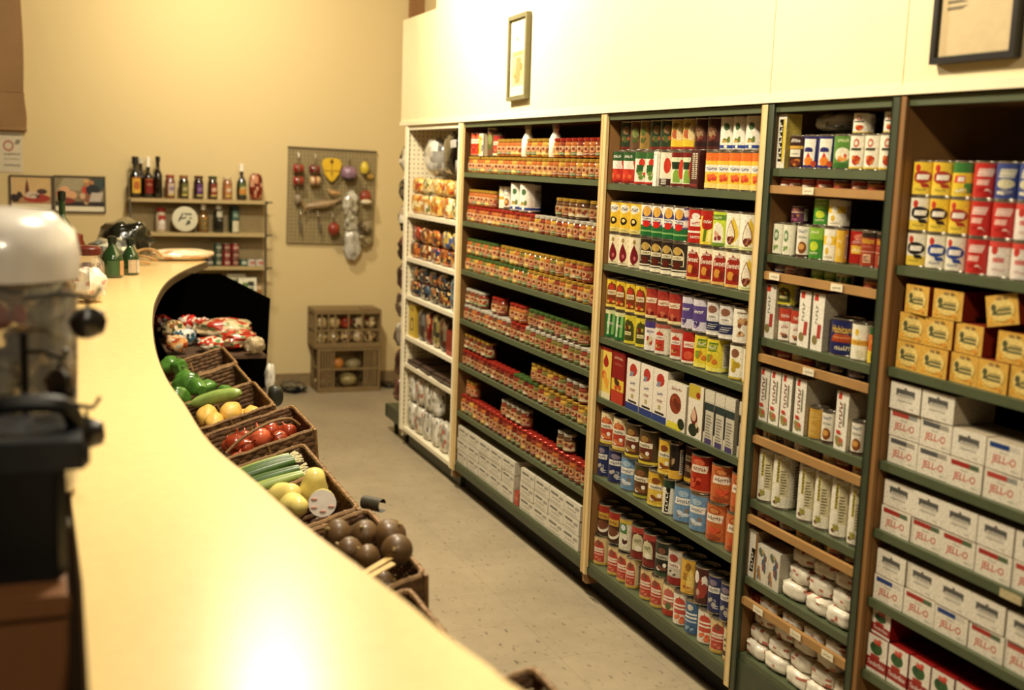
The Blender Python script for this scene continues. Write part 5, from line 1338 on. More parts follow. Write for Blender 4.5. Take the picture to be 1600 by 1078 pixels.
o = hung('plastic_bag', -.88, 5.66, .60, .05, .05, .14, ['d8d4c4', 'b0aa98', 'e8e4d8'], 5, 'crumpled clear bag hanging from the stand by the black panel', 'bag', CLEAR)
o = hung('dried_gourd', -1.07, 4.47, .725, .055, .055, .08, ['2a2c1c', '3a3c2a', '20201a'], 9, 'dark drop-shaped gourd hanging beside the potato basket', 'gourd', M('dark_gourd', '26281c', .4))
o = put('shoe', MB().ball((0, 0, .025), (.09, .04, .03), 16, nz=.15).mesh('shoe', M('dark_plastic', '3a3428', .35)), None, (-.98, 2.96, .0), .3, None, 'dark shoe-like scrap lying on the floor beside the turnip basket', 'scrap') if False else None
m = MB()
for k in range(12):
    an = k / 11 * 5.4
    for yy in (-.06, .06):
        m.v.append((yy * 1.1, (.028 + .002 * k) * math.cos(an), .035 + (.028 + .002 * k) * math.sin(an)))
for k in range(11):
    m.face((2 * k, 2 * k + 2, 2 * k + 3, 2 * k + 1))
put('paper_sleeve', m.mesh('paper_sleeve', M('dark_sleeve', '3a3426', .6, var=.3), ang=80), None, (-1.085, 2.84, .716), -.9, (.45, .45, .45), 'dark curled paper sleeve on the basket rim behind the turnips', 'sleeve')

# ------------------------------------------------------------------ things on the counter
GLG = M('bottle_green', '1f3a1e', .08, var=.1, coat=1)
DKB = M('bottle_dark', '150d08', .08, var=.1, coat=1)


def bottle(name, x, y, z, prof, mat, cap, lab, label, r_l=None, cat='bottle', cm='1a1512', group=None, n=20):
    o = put(name, MB().lathe(prof, n).mesh(name, mat, ang=50), None, (x, y, z + .0008), 0, None, label, cat, group)
    if cap:
        put('cap', MB().lathe(cap, 16).mesh('cap', M('cap_' + cm, cm, .35)), o)
    if lab:
        q = MB()
        r, z0, hh, ops = lab
        r *= 1.022
        art(q, ops, on_cyl(r, z0), r * PI / 4, hh)
        # labels face the aisle and camera side
        q.xf(Matrix.Rotation(PI / 2 + .2, 4, 'Z'))
        put('label_print', q.mesh('label_print', paper(), ang=60), o)
    return o


def bprof(r, h, hs, rn):
    return [(r * .85, 0), (r, .006), (r, hs), (r * .85, hs + r * .5), (rn * 1.15, hs + r * 1.15), (rn, hs + r * 1.5), (rn, h)]


bottle('syrup_bottle', -1.575, 5.62, ZT, bprof(.048, .165, .085, .016), GLG, [(.02, .155), (.02, .182), (.012, .187)], (.0482, .012, .066, [('R', -.9, 0, .5, 1, '3a5a34'), ('R', .6, 0, 1.5, 1, 'c89a6a')]), 'green glass bottle with dark stopper on the counter, nearer of two', cm='101a10')
bottle('syrup_bottle', -1.49, 5.74, ZT, bprof(.04, .15, .08, .014), GLG, [(.018, .142), (.018, .165), (.01, .17)], (.0402, .012, .06, [('R', -.6, 0, .6, 1, 'c8b090'), ('R', .7, 0, 1.3, 1, 'd8d0c0')]), 'green glass bottle with pale label on the counter, farther of two', cm='101a10')
bottle('syrup_bottle', -1.78, 5.9, ZT, bprof(.045, .34, .2, .015), GLG, [(.018, .33), (.018, .37), (.01, .375)], None, 'tall green glass bottle behind the pretzel jar', cm='101a10')
# jar of pretzel sticks and the napkin in front of it
j = put('snack_jar', MB().lathe([(.06, 0), (.066, .01), (.066, .13), (.05, .15), (.05, .16)], 20).mesh('snack_jar', M('clear_jar', 'd8d0c4', .05, var=.05, trans=.8, coat=1), ang=50), None, (-1.705, 4.92, ZT + .001), 0, None, 'clear jar of orange pretzel sticks on the counter', 'jar')
q = MB()
for k in range(16):
    a, b = k * 2.4, .045 * math.sqrt((k % 8 + .5) / 8)
    q.tube([(b * math.cos(a), b * math.sin(a), .008), (b * .8 * math.cos(a + .5), b * .8 * math.sin(a + .5), .12)], .005, 5)
put('pretzel_stick', q.mesh('pretzel_stick', M('pretzel', 'a85a24', .5)), j)
put('lid', MB().lathe([(.05, .161), (.056, .163), (.056, .185), (.045, .195), (.0001, .198)], 20).mesh('lid', M('lid_red', '5a2218', .3)), j)
packet('paper_packet', .11, .13, .12, -1.735, 4.64, ZT, 60, ['f2e8d4', 'fbf3e2', 'e0d0b8', 'd8b0a0'], 15, 'crumpled white paper bag on the counter in front of the pretzel jar', 'bag', None, 2.6, nz=.35)
# leather bag, grey bag, black bag, twigs, loaf
packet('leather_bag', .24, .27, .17, -1.95, 6.28, ZT, 20, ['9c4424', 'a8502c', '8a3a1e'], 22, 'rust-brown leather bag lying on the far end of the counter', 'bag', None, 3, nz=.25, mat=M('leather', '6e2c14', .4, var=.2, bump=.2))
packet('plastic_bag', .2, .22, .13, -1.66, 6.02, ZT, 20, ['5a5c58', '8a8c80', 'c8c4a8', 'dcd8c0'], 18, 'grey and cream plastic bag on the counter behind the green bottles', 'bag', None, 3, nz=.3, mat=CLEAR)
packet('rubbish_bag', .26, .24, .2, -1.585, 6.44, ZT, 10, ['14160f', '1c2018', '262a22', '30362e'], 27, 'shiny dark green plastic bag heaped on the far counter end', 'bag', None, 3, nz=.35, mat=CLEAR)
None and packet('rubbish_bag', .22, .5, .06, -2.02, 6.52, ZT + .2, 5, ['2c3028', '3c443a', '20241c'], 37, 'dark green plastic bag draped over the leather bag', 'bag', None, 3, nz=.3, mat=CLEAR)
packet('bread_loaf', .17, .34, .062, -1.345, 6.5, ZT, 8, ['efd9ae', 'f6e8c8', 'e0b888', 'd8a070'], 31, 'pale flat loaf in a bag at the tip of the counter', 'bread', None, 2.4, nz=.12)
for i, (x, y, a, L) in enumerate([(-1.46, 6.2, .2, .2), (-1.41, 6.27, -.5, .18), (-1.45, 6.24, .9, .14), (-1.38, 6.2, .05, .15), (-1.5, 6.28, -.1, .16)]):
    m = MB().tube(catmull([(-L / 2, 0, .006), (-L * .2, .012, .022 + .006 * i), (L * .2, -.01, .02 + .008 * i), (L / 2, .012, .01)], 4), [.007] * 13, 6)
    put('ginger_root', m.mesh('ginger_root', M('dry_root', 'b8905a', .7, var=.25)), None, (x, y, ZT + .002 + .012 * i), a, None, f'thin tan dried root, {ORD[i]} of the small heap beside the loaf', 'root', 'dried roots beside the loaf')
m = MB().ball((0, 0, .015), (.028, .022, .014), 12, nz=.2)
put('garlic_clove', m.mesh('garlic_clove', M('garlic', 'efe4cc', .5)), None, (-1.53, 6.17, ZT), 0, None, 'small white garlic bulb on the counter beside the dried roots', 'garlic')

# ------------------------------------------------------------------ behind the counter, close to the camera
cb = put('side_cabinet', None, loc=(-2.15, 1.95, 0), label='dark brown wooden cabinet butted against the counter', cat='cabinet')
BW = M('cabinet_wood', '6e4522', .5, var=.15, scale=8, stretch=(1, 1, .15))
put('body', rbox(-.35, .315, -.38, .3, .0, 1.0).mesh('body', BW), cb)
put('cabinet_top', rbox(-.36, .318, -.39, .34, 1.001, 1.028).mesh('cabinet_top', BW), cb)
rg = put('cash_register', None, loc=(-1.968, 1.71, 1.029), label='black cash box standing on the brown cabinet', cat='cash box')
put('body', rbox(-.14, .135, -.1, .1, 0, .15, .012).mesh('body', M('black_box', '060607', .45, var=.1, spec=.3)), rg)
put('lid', rbox(-.15, .165, -.1, .1, .151, .19, .015).mesh('lid', M('blue_black', '12161c', .4, var=.2, spec=.4)), rg)
put('handle', MB().tube(catmull([(.03, 0, .19), (.05, -.02, .225), (.13, -.02, .225), (.15, 0, .19)], 5), .013, 8).mesh('handle', M('black_box', '060607', .45)), rg)
# big lidded jar of wrapped sweets
jx, jy = -1.925, 2.06
sj = put('sweet_jar', MB().lathe([(.1, 0), (.118, .02), (.12, .33), (.11, .36)], 28).mesh('sweet_jar', M('jar_plastic', 'cfc9bd', .12, var=.05, trans=.85, coat=1), ang=50), None, (jx, jy, 1.03), 0, None, 'big clear jar of wrapped sweets with a frosted white lid', 'jar')
put('lid', MB().lathe([(.112, .361), (.124, .363), (.126, .40), (.118, .44), (.085, .468), (.03, .475), (.0001, .475)], 28).mesh('lid', M('frosted_lid', 'cdc6bc', .3, var=.08, scale=20, coat=.5), ang=60), sj)
SWC = [('2a1c14', 'dark brown'), ('b03a2a', 'red'), ('d8c090', 'beige'), ('8a8a78', 'grey'), ('5a4a2a', 'olive'), ('c8a04a', 'gold')]
sid = 0
for lev in range(6):
    for k in range(6):
        a = k * 1.047 + lev * .52
        c, nm = SWC[(k * 2 + lev * 3 + (k > 3)) % 6]
        if ('sw', c) not in VM:
            q = MB().ball((0, 0, 0), (.028, .022, .02), 10, nz=.2)
            q.lathe([(.003, .0), (.016, .018)], 8, c=(0, 0, .02)).lathe([(.016, -.018), (.003, 0)], 8, c=(0, 0, -.02))
            VM[('sw', c)] = q.mesh('sweet', M('wrap_' + c, c, .2, var=.25, coat=.6), ang=60)
        put('wrapped_sweet', VM[('sw', c)], None, (jx + .066 * math.cos(a), jy + .066 * math.sin(a), 1.077 + lev * .052), (R.uniform(0, 3), R.uniform(0, 3), R.uniform(0, 3)), None, f'{nm} wrapped sweet inside the big lidded jar', 'sweet', f'{nm} wrapped sweets in the jar')
# wire stand with dark trinkets
ts = put('trinket_stand', None, loc=(-1.885, 1.86, 1.03), label='black wire stand with hooks in front of the sweet jar'.replace('in front of', 'beside'), cat='display stand')
BKW = M('black_wire', '15130f', .4, .5)
put('base', MB().lathe([(.06, 0), (.06, .008), (.01, .014)], 20).mesh('base', BKW), ts)
put('stem', MB().tube([(0, 0, .01), (0, 0, .3)], .006, 8).mesh('stem', BKW), ts)
for k, (a, z) in enumerate(((.1, .35), (-.9, .27), (-2.6, .36), (-.35, .19))):
    L = (.1, .085, .09, .1)[k]
    put('hook', MB().tube([(0, 0, z), (L * .5 * math.cos(a), L * .5 * math.sin(a), z + .006), (L * math.cos(a), L * math.sin(a), z), (L * 1.1 * math.cos(a), L * 1.1 * math.sin(a), z + .016)], .0035, 6).mesh('hook', BKW), ts)
    if ('tk', 0) not in VM:
        q = MB().ball((0, 0, -.035), (.027, .016, .024), 12, nz=.3, seed=3).tube([(0, 0, 0), (0, 0, -.016)], .003, 5)
        VM[('tk', 0)] = q.mesh('key_ring', M('dark_trinket', '1c1712', .3, var=.4))
    put('key_ring', VM[('tk', 0)], None, (-1.885 + L * .9 * math.cos(a), 1.86 + L * .9 * math.sin(a), 1.03 + z - .004), a, None, f'dark trinket hanging from the black wire stand, {("upper aisle side", "middle", "upper counter side", "lowest")[k]} hook', 'trinket', 'trinkets on the wire stand')
for i, (x, y, c, nm) in enumerate([(-2.12, 1.9, '8a2c20', 'red'), (-2.1, 2.24, 'c8b48a', 'beige')]):
    packet('snack_packet', .09, .05, .12, x - .03, y, 1.03, 80, [c, '3a2a20', 'd8c8a8'], 50 + i, f'{nm} packet standing beside the black wire stand', 'packet', None, 3)

# ------------------------------------------------------------------ wall shelf with bottles
ws = put('wall_shelf', None, loc=(-.912, YW, 0), label='tan wall shelf of bottles and jars on the back wall', cat='shelf')
TANP = M('tan_paint', 'b09a6a', .5, var=.06)
put('back_panel', MB().box(-.44, .44, -.012, -.001, .35, 1.3).mesh('back_panel', M('tan_back', '9c8a62', .6, var=.06)), ws)
SZ = (1.302, 1.083, .862, .64, .42)
for z in SZ:
    put('shelf_board', rbox(-.445, .45, -.17, -.013, z - .022, z).mesh('shelf_board', TANP), ws)
for x in (-.44, .425):
    for za, zb in zip(SZ[1:], SZ):
        pass
    put('side_post', MB().box(x, x + .012, -.185, -.173, .0, 1.30).mesh('side_post', M('grey_rail', '5a5244', .4, .4)), ws)
for z in SZ[:3]:
    put('bracket', rbox(.428, .475, -.186, -.171, z - .014, z - .004).mesh('bracket', M('grey_rail', '5a5244', .4, .4)), ws)
YB = YW - .09


def wl(x, y, w, ops):
    return ops


S0, S1, S2, S3 = SZ[:4]
wine = [('R', -.9, 0, .9, 1, 'e0b040'), ('E', 0, .5, .6, .3, 'b8642c'), ('R', -.9, .9, .9, 1, 'c87a2c')]
bottle('wine_bottle', -1.308, YB, S0, bprof(.04, .235, .13, .015), DKB, [(.02, .215), (.02, .262), (.018, .264)], (.0404, .03, .1, wine), 'dark bottle with yellow label and black top, end of the top wall shelf', cm='1c1a18')
bottle('wine_bottle', -1.268, YB + .055, S0, bprof(.026, .235, .13, .012), DKB, [(.015, .22), (.015, .258), (.01, .26)], None, 'dark bottle with silver top half hidden behind the yellow-labelled bottle', cm='c8bfa8')
bottle('wine_bottle', -1.227, YB, S0, bprof(.034, .23, .12, .013), DKB, [(.015, .2), (.015, .262), (.012, .264)], (.0344, .03, .095, [('R', -1, 0, 1, 1, '7a1c14'), ('W', -.6, .5, .6, .7, 'c89a6a'), ('R', -1, .93, 1, 1, 'a8642c')]), 'dark bottle with red label and white top on the top wall shelf', cm='efe6d0')
bottle('wine_bottle', -1.166, YB, S0, bprof(.028, .245, .15, .012), DKB, [(.015, .235), (.015, .268), (.012, .27)], None, 'narrow black bottle without label beside the red-labelled bottle', cm='1c1410')
JP = lambda r, h: [(r * .92, 0), (r, .006), (r, h * .72), (r * .8, h * .86), (r * .8, h * .88)]
for i, (x, c1, l1, l2, cc, lab) in enumerate([(-1.09, '6a3a24', 'c8b4a4', '8a7a8a', '8a3420', 'brown jar with pale label and rust lid, first of five on the top wall shelf'), (-1.003, '2c2014', '6a6a34', 'a8a070', '8a5a34', 'dark jar with olive label, second of five on the top wall shelf'),
                                              (-.908, '2a1418', '5a3468', '8a6a90', '4a2418', 'dark jar with purple label, third of five on the top wall shelf'), (-.817, '3a2414', '8a3a2c', 'd8b090', '2a3420', 'dark jar with red and pink label, fourth of five on the top wall shelf'),
                                              (-.722, '8a5a3a', 'b87a4a', 'd8c0a0', 'c8b890', 'light brown jar with tan lid, fifth of five on the top wall shelf')]):
    bottle('preserve_jar', x, YB, S0, JP(.032, .15), M('preserve_' + c1, c1, .1, var=.2, coat=1), [(.027, .133), (.029, .135), (.029, .15), (.025, .152)], (.0323, .02, .08, [('R', -.8, 0, .8, 1, l1), ('S', -.6, .4, .6, .7, .1, l2), ('R', -.8, 0, .8, .12, 'c8b860')]), lab, cm=cc, cat='jar')
bottle('wine_bottle', -.628, YB, S0, bprof(.033, .215, .11, .012), DKB, [(.015, .19), (.015, .238), (.012, .24)], (.0334, .03, .085, [('R', -1, 0, 1, 1, '5a6a3a'), ('R', -1, .1, 1, .5, 'c88a3a'), ('S', -.8, .5, .8, .7, .2, 'c8b070')]), 'dark bottle with green and orange label beside the last jars, white top', cm='efe6d0')
o = packet('snack_packet', .09, .06, .175, -.533, YB - .02, S0, 90, ['7a2c1c', '5a1c14', 'c88a64', 'd8a888'], 7, 'red-brown bag at the aisle end of the top wall shelf', 'bag', None, 3.5)
# second board
bottle('preserve_jar', -1.15, YB, S1, JP(.034, .15), M('preserve_pale', 'b8a890', .12, var=.15, coat=1), [(.028, .13), (.03, .132), (.03, .152), (.024, .155)], (.0343, .02, .09, [('R', -.9, 0, .9, 1, 'd8c8b8'), ('R', -.9, .6, .9, 1, 'a83a30'), ('E', 0, .5, .5, .2, 'efe6d8')]), 'pale jar with red lid on the second wall shelf', cm='8a1c14', cat='jar')
pl = put('round_tin', MB().lathe([(.0001, -.0), (.08, 0), (.083, .004), (.083, .04), (.078, .046), (.0001, .046)], 36).xf(Matrix.Rotation(PI / 2, 4, 'X')).mesh('round_tin', M('cream_tin', 'd8d0b4', .35, var=.05), ang=50), None, (-1.003, YB - .025, S1 + .084), (-.1, 0, 0), None, 'round cream tin with black branch print standing on edge, second wall shelf', 'tin')
q = MB()
art(q, [('E', 0, 0, .98, .98, 'd4ceb0'), ('S', -.6, -.2, -.45, .5, .35, '2a2a20'), ('S', -.35, .0, -.1, .2, .3, '2a2a20'), ('S', .0, .35, .6, .5, -.1, '3a3a2a'), ('E', .3, -.25, .14, .2, '2a2a20'), ('S', .0, -.5, .2, -.1, .2, '4a4a34'), ('E', -.35, .1, .14, .1, '3a3a2a'), ('E', .45, .1, .12, .08, '5a5a40')], on_wall(-.0465, 0, 0), .078, .078)
put('lid_print', q.mesh('lid_print', paper(), smooth=False), pl)
bottle('spice_bottle', -.879, YB, S1, [(.034, 0), (.036, .005), (.036, .1), (.02, .13), (.014, .15)], M('oil_brown', '6a4a20', .1, var=.3, coat=1), [(.016, .15), (.016, .185), (.008, .19)], (.0363, .02, .085, [('R', -.8, 0, .8, 1, '7a6a40'), ('F', 0, .4, .5, .25, 'c8a04a', '4a3a1c'), ('E', 0, .9, .3, .1, 'c87a2c')]), 'brown bottle with gold print and white top, second wall shelf', cm='e0d8c4')
bottle('spice_bottle', -.78, YB, S1, [(.03, 0), (.032, .005), (.032, .13), (.02, .15), (.014, .16)], M('oil_dark', '1a1a14', .1, var=.2, coat=1), [(.02, .155), (.022, .16), (.022, .18), (.01, .184)], (.0323, .06, .085, [('R', -.8, .5, .8, 1, 'c8c4ac'), ('W', -.5, .2, .5, .4, 'b8b8a8')]), 'black bottle with pale cap and label, second wall shelf', cm='c8c4b0')
bottle('spice_bottle', -.676, YB, S1, [(.034, 0), (.036, .005), (.036, .15), (.026, .16)], M('oil_green', '14241a', .15, var=.2, coat=.8), [(.034, .1605), (.034, .175), (.03, .178)], (.0363, .006, .15, [('R', -.8, 0, .8, .5, 'd8d0b0'), ('R', -.8, .55, .8, .95, '4a6a5a'), ('W', -.5, .65, .5, .85, 'c8d0c0')]), 'black tub with green and cream label at the end of the second wall shelf', cm='101a14', cat='tub')
# small tins on the third board
tk = [('2a4a3a', 'b8b49c'), ('6a1c18', 'b89a84'), ('d8d0c0', 'b8382c'), ('3a5a4a', 'd8dcc8'), ('8a1c1c', 'c8b0a0'), ('2c2c28', 'c8c0ac')]
def stin(x, z, k, lab, dy=0):
    a, b = tk[k]
    key = ('st', k)
    if key not in VM:
        VM[key] = MB().lathe([(.026, 0), (.0265, .002), (.0265, .048), (.026, .05), (.024, .0495), (.0001, .0488)], 18).mesh('tin_small', tinm(), ang=50)
        q = MB()
        art(q, [('B', 0, 1, a), ('R', -.8, .25, .8, .7, b), ('W', -.6, .35, .6, .6, a)], on_cyl(.0273, .003), .0273 * PI / 4, .044)
        q.xf(Matrix.Rotation(PI / 2 + .2, 4, 'Z'))
        VM[('sl', k)] = q.mesh('label_print', paper(), ang=60)
    o = put('paste_tin', VM[key], None, (x, YW - .13 + dy, z + .0008), 0, None, lab, 'tin', 'small tins on the third wall shelf')
    put('label_print', VM[('sl', k)], o)


NT_ = ['green', 'dark red', 'white and red', 'pale green', 'red', 'black']
for lev, ks in enumerate(([5, 5, 5, 0, 4, 1, 3, 2, 2], [5, 5, 5, 0, 4, 1], [0, 1, 4])):
    for i, k in enumerate(ks):
        x = -.955 + i * .0555 if lev < 2 else -.7885 + i * .0555
        if lev == 0 or lev == 1 or lev == 2:
            stin(x - .0, S2 + lev * .0505, k, f"small {NT_[k]} tin, {ORD[i]} along the {('bottom', 'middle', 'top')[lev]} layer, third wall shelf")
# leaflets and a few dim packs on the fourth board
for i, (x, y, rz, hh, w) in enumerate([(-.66, YB + .0, .05, .16, .125), (-.595, YB - .05, -.05, .14, .12)]):
    m = MB().box(-w / 2, w / 2, -.001, .001, 0, hh, 0, 'f4f0d8')
    art(m, [('R', -.85, .1, .85, .9, 'ecebc8'), ('S', -.8, .25, -.1, .75, .3, '4a6a34'), ('E', -.3, .55, .3, .12, '7a9a4a'), ('S', .15, .6, .8, .82, -.1, '2a2a24'), ('R', .25, .25, .7, .5, '6a7a5a'), ('W', .2, .5, .75, .6, '2a2a24')], on_wall(-.001, 0, 0), w / 2, hh)
    put('leaflet', m.mesh('leaflet', paper(), smooth=False), None, (x, y, S3 + .045 - .04), (-.08, 0, rz), None, f"white leaflet with green leaf drawing, {('rear', 'front')[i]} of two under the wall shelf tins", 'leaflet', 'leaflets on the wall shelf')
for i, x in enumerate((-.52, -.78, -.86)):
    packet('snack_packet', .06, .06, .09, x, YB - .02, S3, 90, [['a8784a', 'd8c8a0'], ['3a2a20', '6a4a34'], ['5a3420', 'c8a070']][i], 80 + i, f"{('tan', 'dark brown', 'reddish brown')[i]} packet on the fourth wall shelf", 'packet', None, 3)

# ------------------------------------------------------------------ pegboard
pb = put('peg_board', MB().box(-.308, .307, -.022, -.004, -.325, .32).mesh('peg_board', pegmat('tan_pegboard', '8a7a52', (0, 2), .0262), smooth=False), None, (.0, YW, 1.335), (0, math.radians(.9), 0), None, 'square tan pegboard hung with toy food on the back wall', 'pegboard')
put('top_edge', MB().box(-.31, .309, -.026, -.003, .318, .332).mesh('top_edge', M('dark_edge', '4a3c26', .6)), pb)
YP = YW - .0225
HK = M('chrome_hook', 'd8d0bc', .2, .9)
for i, (x, z) in enumerate([(-.244, 1.625), (-.127, 1.624), (-.011, 1.622), (.104, 1.62), (.225, 1.616), (.222, 1.432), (-.1, 1.235), (.005, 1.227), (-.225, 1.235), (.1, 1.19), (.225, 1.19), (-.244, 1.405)]):
    put('hook', MB().tube([(x, -.0225, z - 1.335), (x, -.05, z - 1.335 + .002), (x, -.054, z - 1.335 - .03), (x, -.05, z - 1.335 - .042)], .004, 6).mesh('hook', HK), pb)


def toy(name, x, z, make, mat, label, cat, y=-.055, parts=()):
    o = put(name, make.mesh(name, mat, ang=70), None, (x, YP + y, z), 0, None, label, cat)
    for pn, pm, pmat in parts:
        put(pn, pm.mesh(pn, pmat), o)
    return o


def cord(z0, z1):
    return ('cord', MB().tube([(0, 0, z0), (.003, 0, (z0 + z1) / 2), (0, 0, z1)], .003, 5), M('cord_brown', '6a5434', .7))


redg = M('toy_red', '8a1c14', .15, var=.2, coat=1)
bandm = M('toy_band', '6a5a34', .4)
for i, (x, z, c, lab) in enumerate([(-.247, 1.524, redg, 'shiny dark red toy sausage tin on the first hook, upper one'), (-.247, 1.44, redg, 'shiny dark red toy sausage tin on the first hook, lower one'), (-.135, 1.522, M('toy_maroon', '6a141c', .2, var=.2, coat=1), 'maroon toy roll on the second hook, upper one'), (-.133, 1.445, M('toy_cream', 'c8a878', .3, var=.3, coat=.5), 'cream and red striped toy roll on the second hook, lower one')]):
    toy('toy_roll', x, z, MB().lathe([(.02, -.036), (.03, -.03), (.032, 0), (.03, .03), (.02, .036)], 18).xf(Matrix.Rotation(PI / 2, 4, 'Y')), c, lab, 'toy food', -.06,
        [('band', MB().lathe([(.0325, -.006), (.0335, 0), (.0325, .006)], 18).xf(Matrix.Rotation(PI / 2, 4, 'Y')), redg if i == 3 else bandm), cord(.03, .06 if i % 2 == 0 else .05)])
prof = [(-.06, .05), (-.068, .02), (-.05, -.045), (-.02, -.085), (.0, -.1), (.02, -.085), (.05, -.045), (.068, .02), (.06, .05), (.03, .062), (-.03, .062)]
m = MB()
for yy in (-.006, .006):
    m.v += [(x, yy, z) for x, z in prof]
n = len(prof)
m.face(range(n)); m.face([n + i for i in range(n)][::-1])
for i in range(n):
    m.face((i, (i + 1) % n, n + (i + 1) % n, n + i))
q = MB()
art(q, [('P', 0, .45, .2, .2, '6a3a1c'), ('R', -.8, -.32, .8, -.24, '8a6a1c'), ('R', -.04, -.8, .04, .3, '9a7a2c'), ('E', 0, -.5, .15, .14, 'a8842c')], on_wall(-.006, 0, 0), .066, .09)
toy('toy_cheese', -.013, 1.54, m, M('toy_yellow', 'd8b02c', .35, var=.08), 'flat yellow toy cheese wedge on the third hook', 'toy food', -.045, [('face_print', q, paper())])
m = MB()
nn = 24
for i in range(13):
    th = PI * i / 12
    for k in range(nn):
        a = 2 * PI * k / nn
        rr = .052 * (1 + .1 * math.cos(8 * a)) * math.sin(th) ** .8
        m.v.append((rr * math.cos(a), rr * math.sin(a) * .75, .048 * math.cos(th)))
for i in range(12):
    for k in range(nn):
        m.face((i * nn + k, (i + 1) * nn + k, (i + 1) * nn + (k + 1) % nn, i * nn + (k + 1) % nn))
toy('toy_garlic', .104, 1.505, m, M('toy_mauve', '8a6a80', .3, var=.25, coat=.6), 'mauve ribbed toy garlic bulb on the fourth hook', 'toy food', -.07, [('dark_base', MB().ball((0, 0, -.035), (.042, .032, .022), 14), M('toy_dark', '2a1f18', .5)), cord(.045, .1)])
toy('toy_lemon', .214, 1.542, MB().ball((0, 0, 0), (.03, .028, .047), 16, nz=.05), M('toy_lemon', 'd0b83a', .3, var=.12, coat=.5), 'yellow toy lemon on the last upper hook', 'toy food', -.06, [cord(.045, .07), ('dark_base', MB().ball((0, 0, -.04), (.018, .018, .014), 10), M('toy_dark', '2a1f18', .5))])
toy('toy_lemon', .262, 1.485, MB().ball((0, 0, 0), (.027, .012, .02), 14), M('toy_amber', 'b8923a', .4, var=.15), 'flat amber toy lemon slice beside the whole lemon', 'toy food', -.03)
toy('toy_radish', .226, 1.345, MB().ball((0, 0, 0), (.042, .03, .045), 16, nz=.15), M('toy_brick', '8a3a24', .4, var=.3), 'brick red toy crab with cream belly below the lemon', 'toy food', -.06, [('belly', MB().ball((0, -.02, -.035), (.04, .02, .018), 14), M('toy_belly', 'd8cba8', .4)), cord(.04, .085)])
toy('toy_garlic', -.245, 1.318, MB().ball((0, 0, 0), (.026, .022, .034), 14, nz=.1), M('toy_grey', '8a7a64', .4, var=.25), 'small grey toy mushroom at the edge of the pegboard', 'toy food', -.05, [cord(.03, .07)])
m = MB()
pts = catmull([(-.11, 0, -.035), (-.085, 0, -.02), (-.03, 0, -.012), (.04, 0, -.004), (.1, 0, .015), (.15, 0, .04)], 4)
m.tube(pts, [.006, .01, .012, .014, .018, .02, .022, .024, .026, .027, .028, .027, .026, .024, .021, .018, .014, .010, .007, .004, .002][:len(pts)], 10)
toy('toy_fish', -.09, 1.29, m, M('toy_fish', '9a8260', .4, var=.3), 'long tan toy fish across the middle of the pegboard', 'toy food', -.05,
    [('tail', MB().tube([(-.105, 0, -.035), (-.14, 0, .03)], [.012, .004], 6).tube([(-.105, 0, -.035), (-.12, 0, -.075)], [.012, .003], 6), M('toy_fin', '8a7048', .5)), ('fin', MB().tube([(.03, 0, .01), (.02, 0, .045), (.06, 0, .05)], [.012, .01, .003], 6), M('toy_fin', '8a7048', .5))])
toy('toy_shrimp', .0, 1.375, MB().tube(catmull([(-.04, 0, .02), (-.02, 0, -.005), (.02, 0, -.012), (.055, 0, -.008)], 4), [.006, .008, .012, .014, .016, .017, .017, .016, .014, .011, .008, .005, .003], 9), M('toy_shrimp', 'b08a58', .4, var=.3), 'tan toy shrimp just above the toy fish', 'toy food', -.05)
toy('toy_tomato', .004, 1.118, MB().ball((0, 0, 0), (.042, .034, .045), 16, nz=.06), M('toy_rust', '8a3420', .35, var=.25), 'rust red toy tomato on a lower hook of the pegboard', 'toy food', -.06, [cord(.04, .11)])
for i, (x, z, L, lab) in enumerate([(-.235, 1.18, .1, 'small steel kitchen knife hanging low on the pegboard, outer one'), (-.1, 1.16, .075, 'small steel kitchen knife hanging low on the pegboard, inner one')]):
    m = MB().tube([(0, 0, .04), (.004, 0, -.0)], .005, 6)
    toy('hanging_knife', x, z, MB().tube([(0, 0, 0), (.01, 0, -L * .5), (.004, 0, -L)], [.011, .01, .002], 8, flat=.4), M('dull_steel', '8a8270', .3, .6), lab, 'toy knife', -.05, [('handle', m, M('knife_handle', '5a4426', .5))])
for i, (x, z, w, hh, cs, lab) in enumerate([(.125, 1.37, .11, .17, ['b0a890', 'd8d2c0', '8a8068'], 'clear plastic bag hanging under the mauve garlic on the pegboard'), (.13, 1.205, .1, .11, ['a09880', 'c8c2ac', '6a6048'], 'clear twisted plastic bag, second down the pegboard string'), (.14, 1.105, .115, .21, ['b8b2a0', 'd0cabc', '9a9482'], 'long clear plastic bag hanging below the pegboard edge'), (.225, 1.18, .08, .1, ['6a5a3c', 'a09272', '4a3c24'], 'brown net bag on the last lower hook'), (.22, 1.07, .1, .08, ['8a7a54', '6a5c3c', 'a89a74'], 'tan net bag at the lower corner of the pegboard')]):
    o = packet('hanging_bag', w, .04, hh, x, YP - .065 - .012 * (i % 2), z - hh, 90, cs, 23 + i * 4, lab, 'bag', None, 2.5, nz=.3, mat=CLEAR)

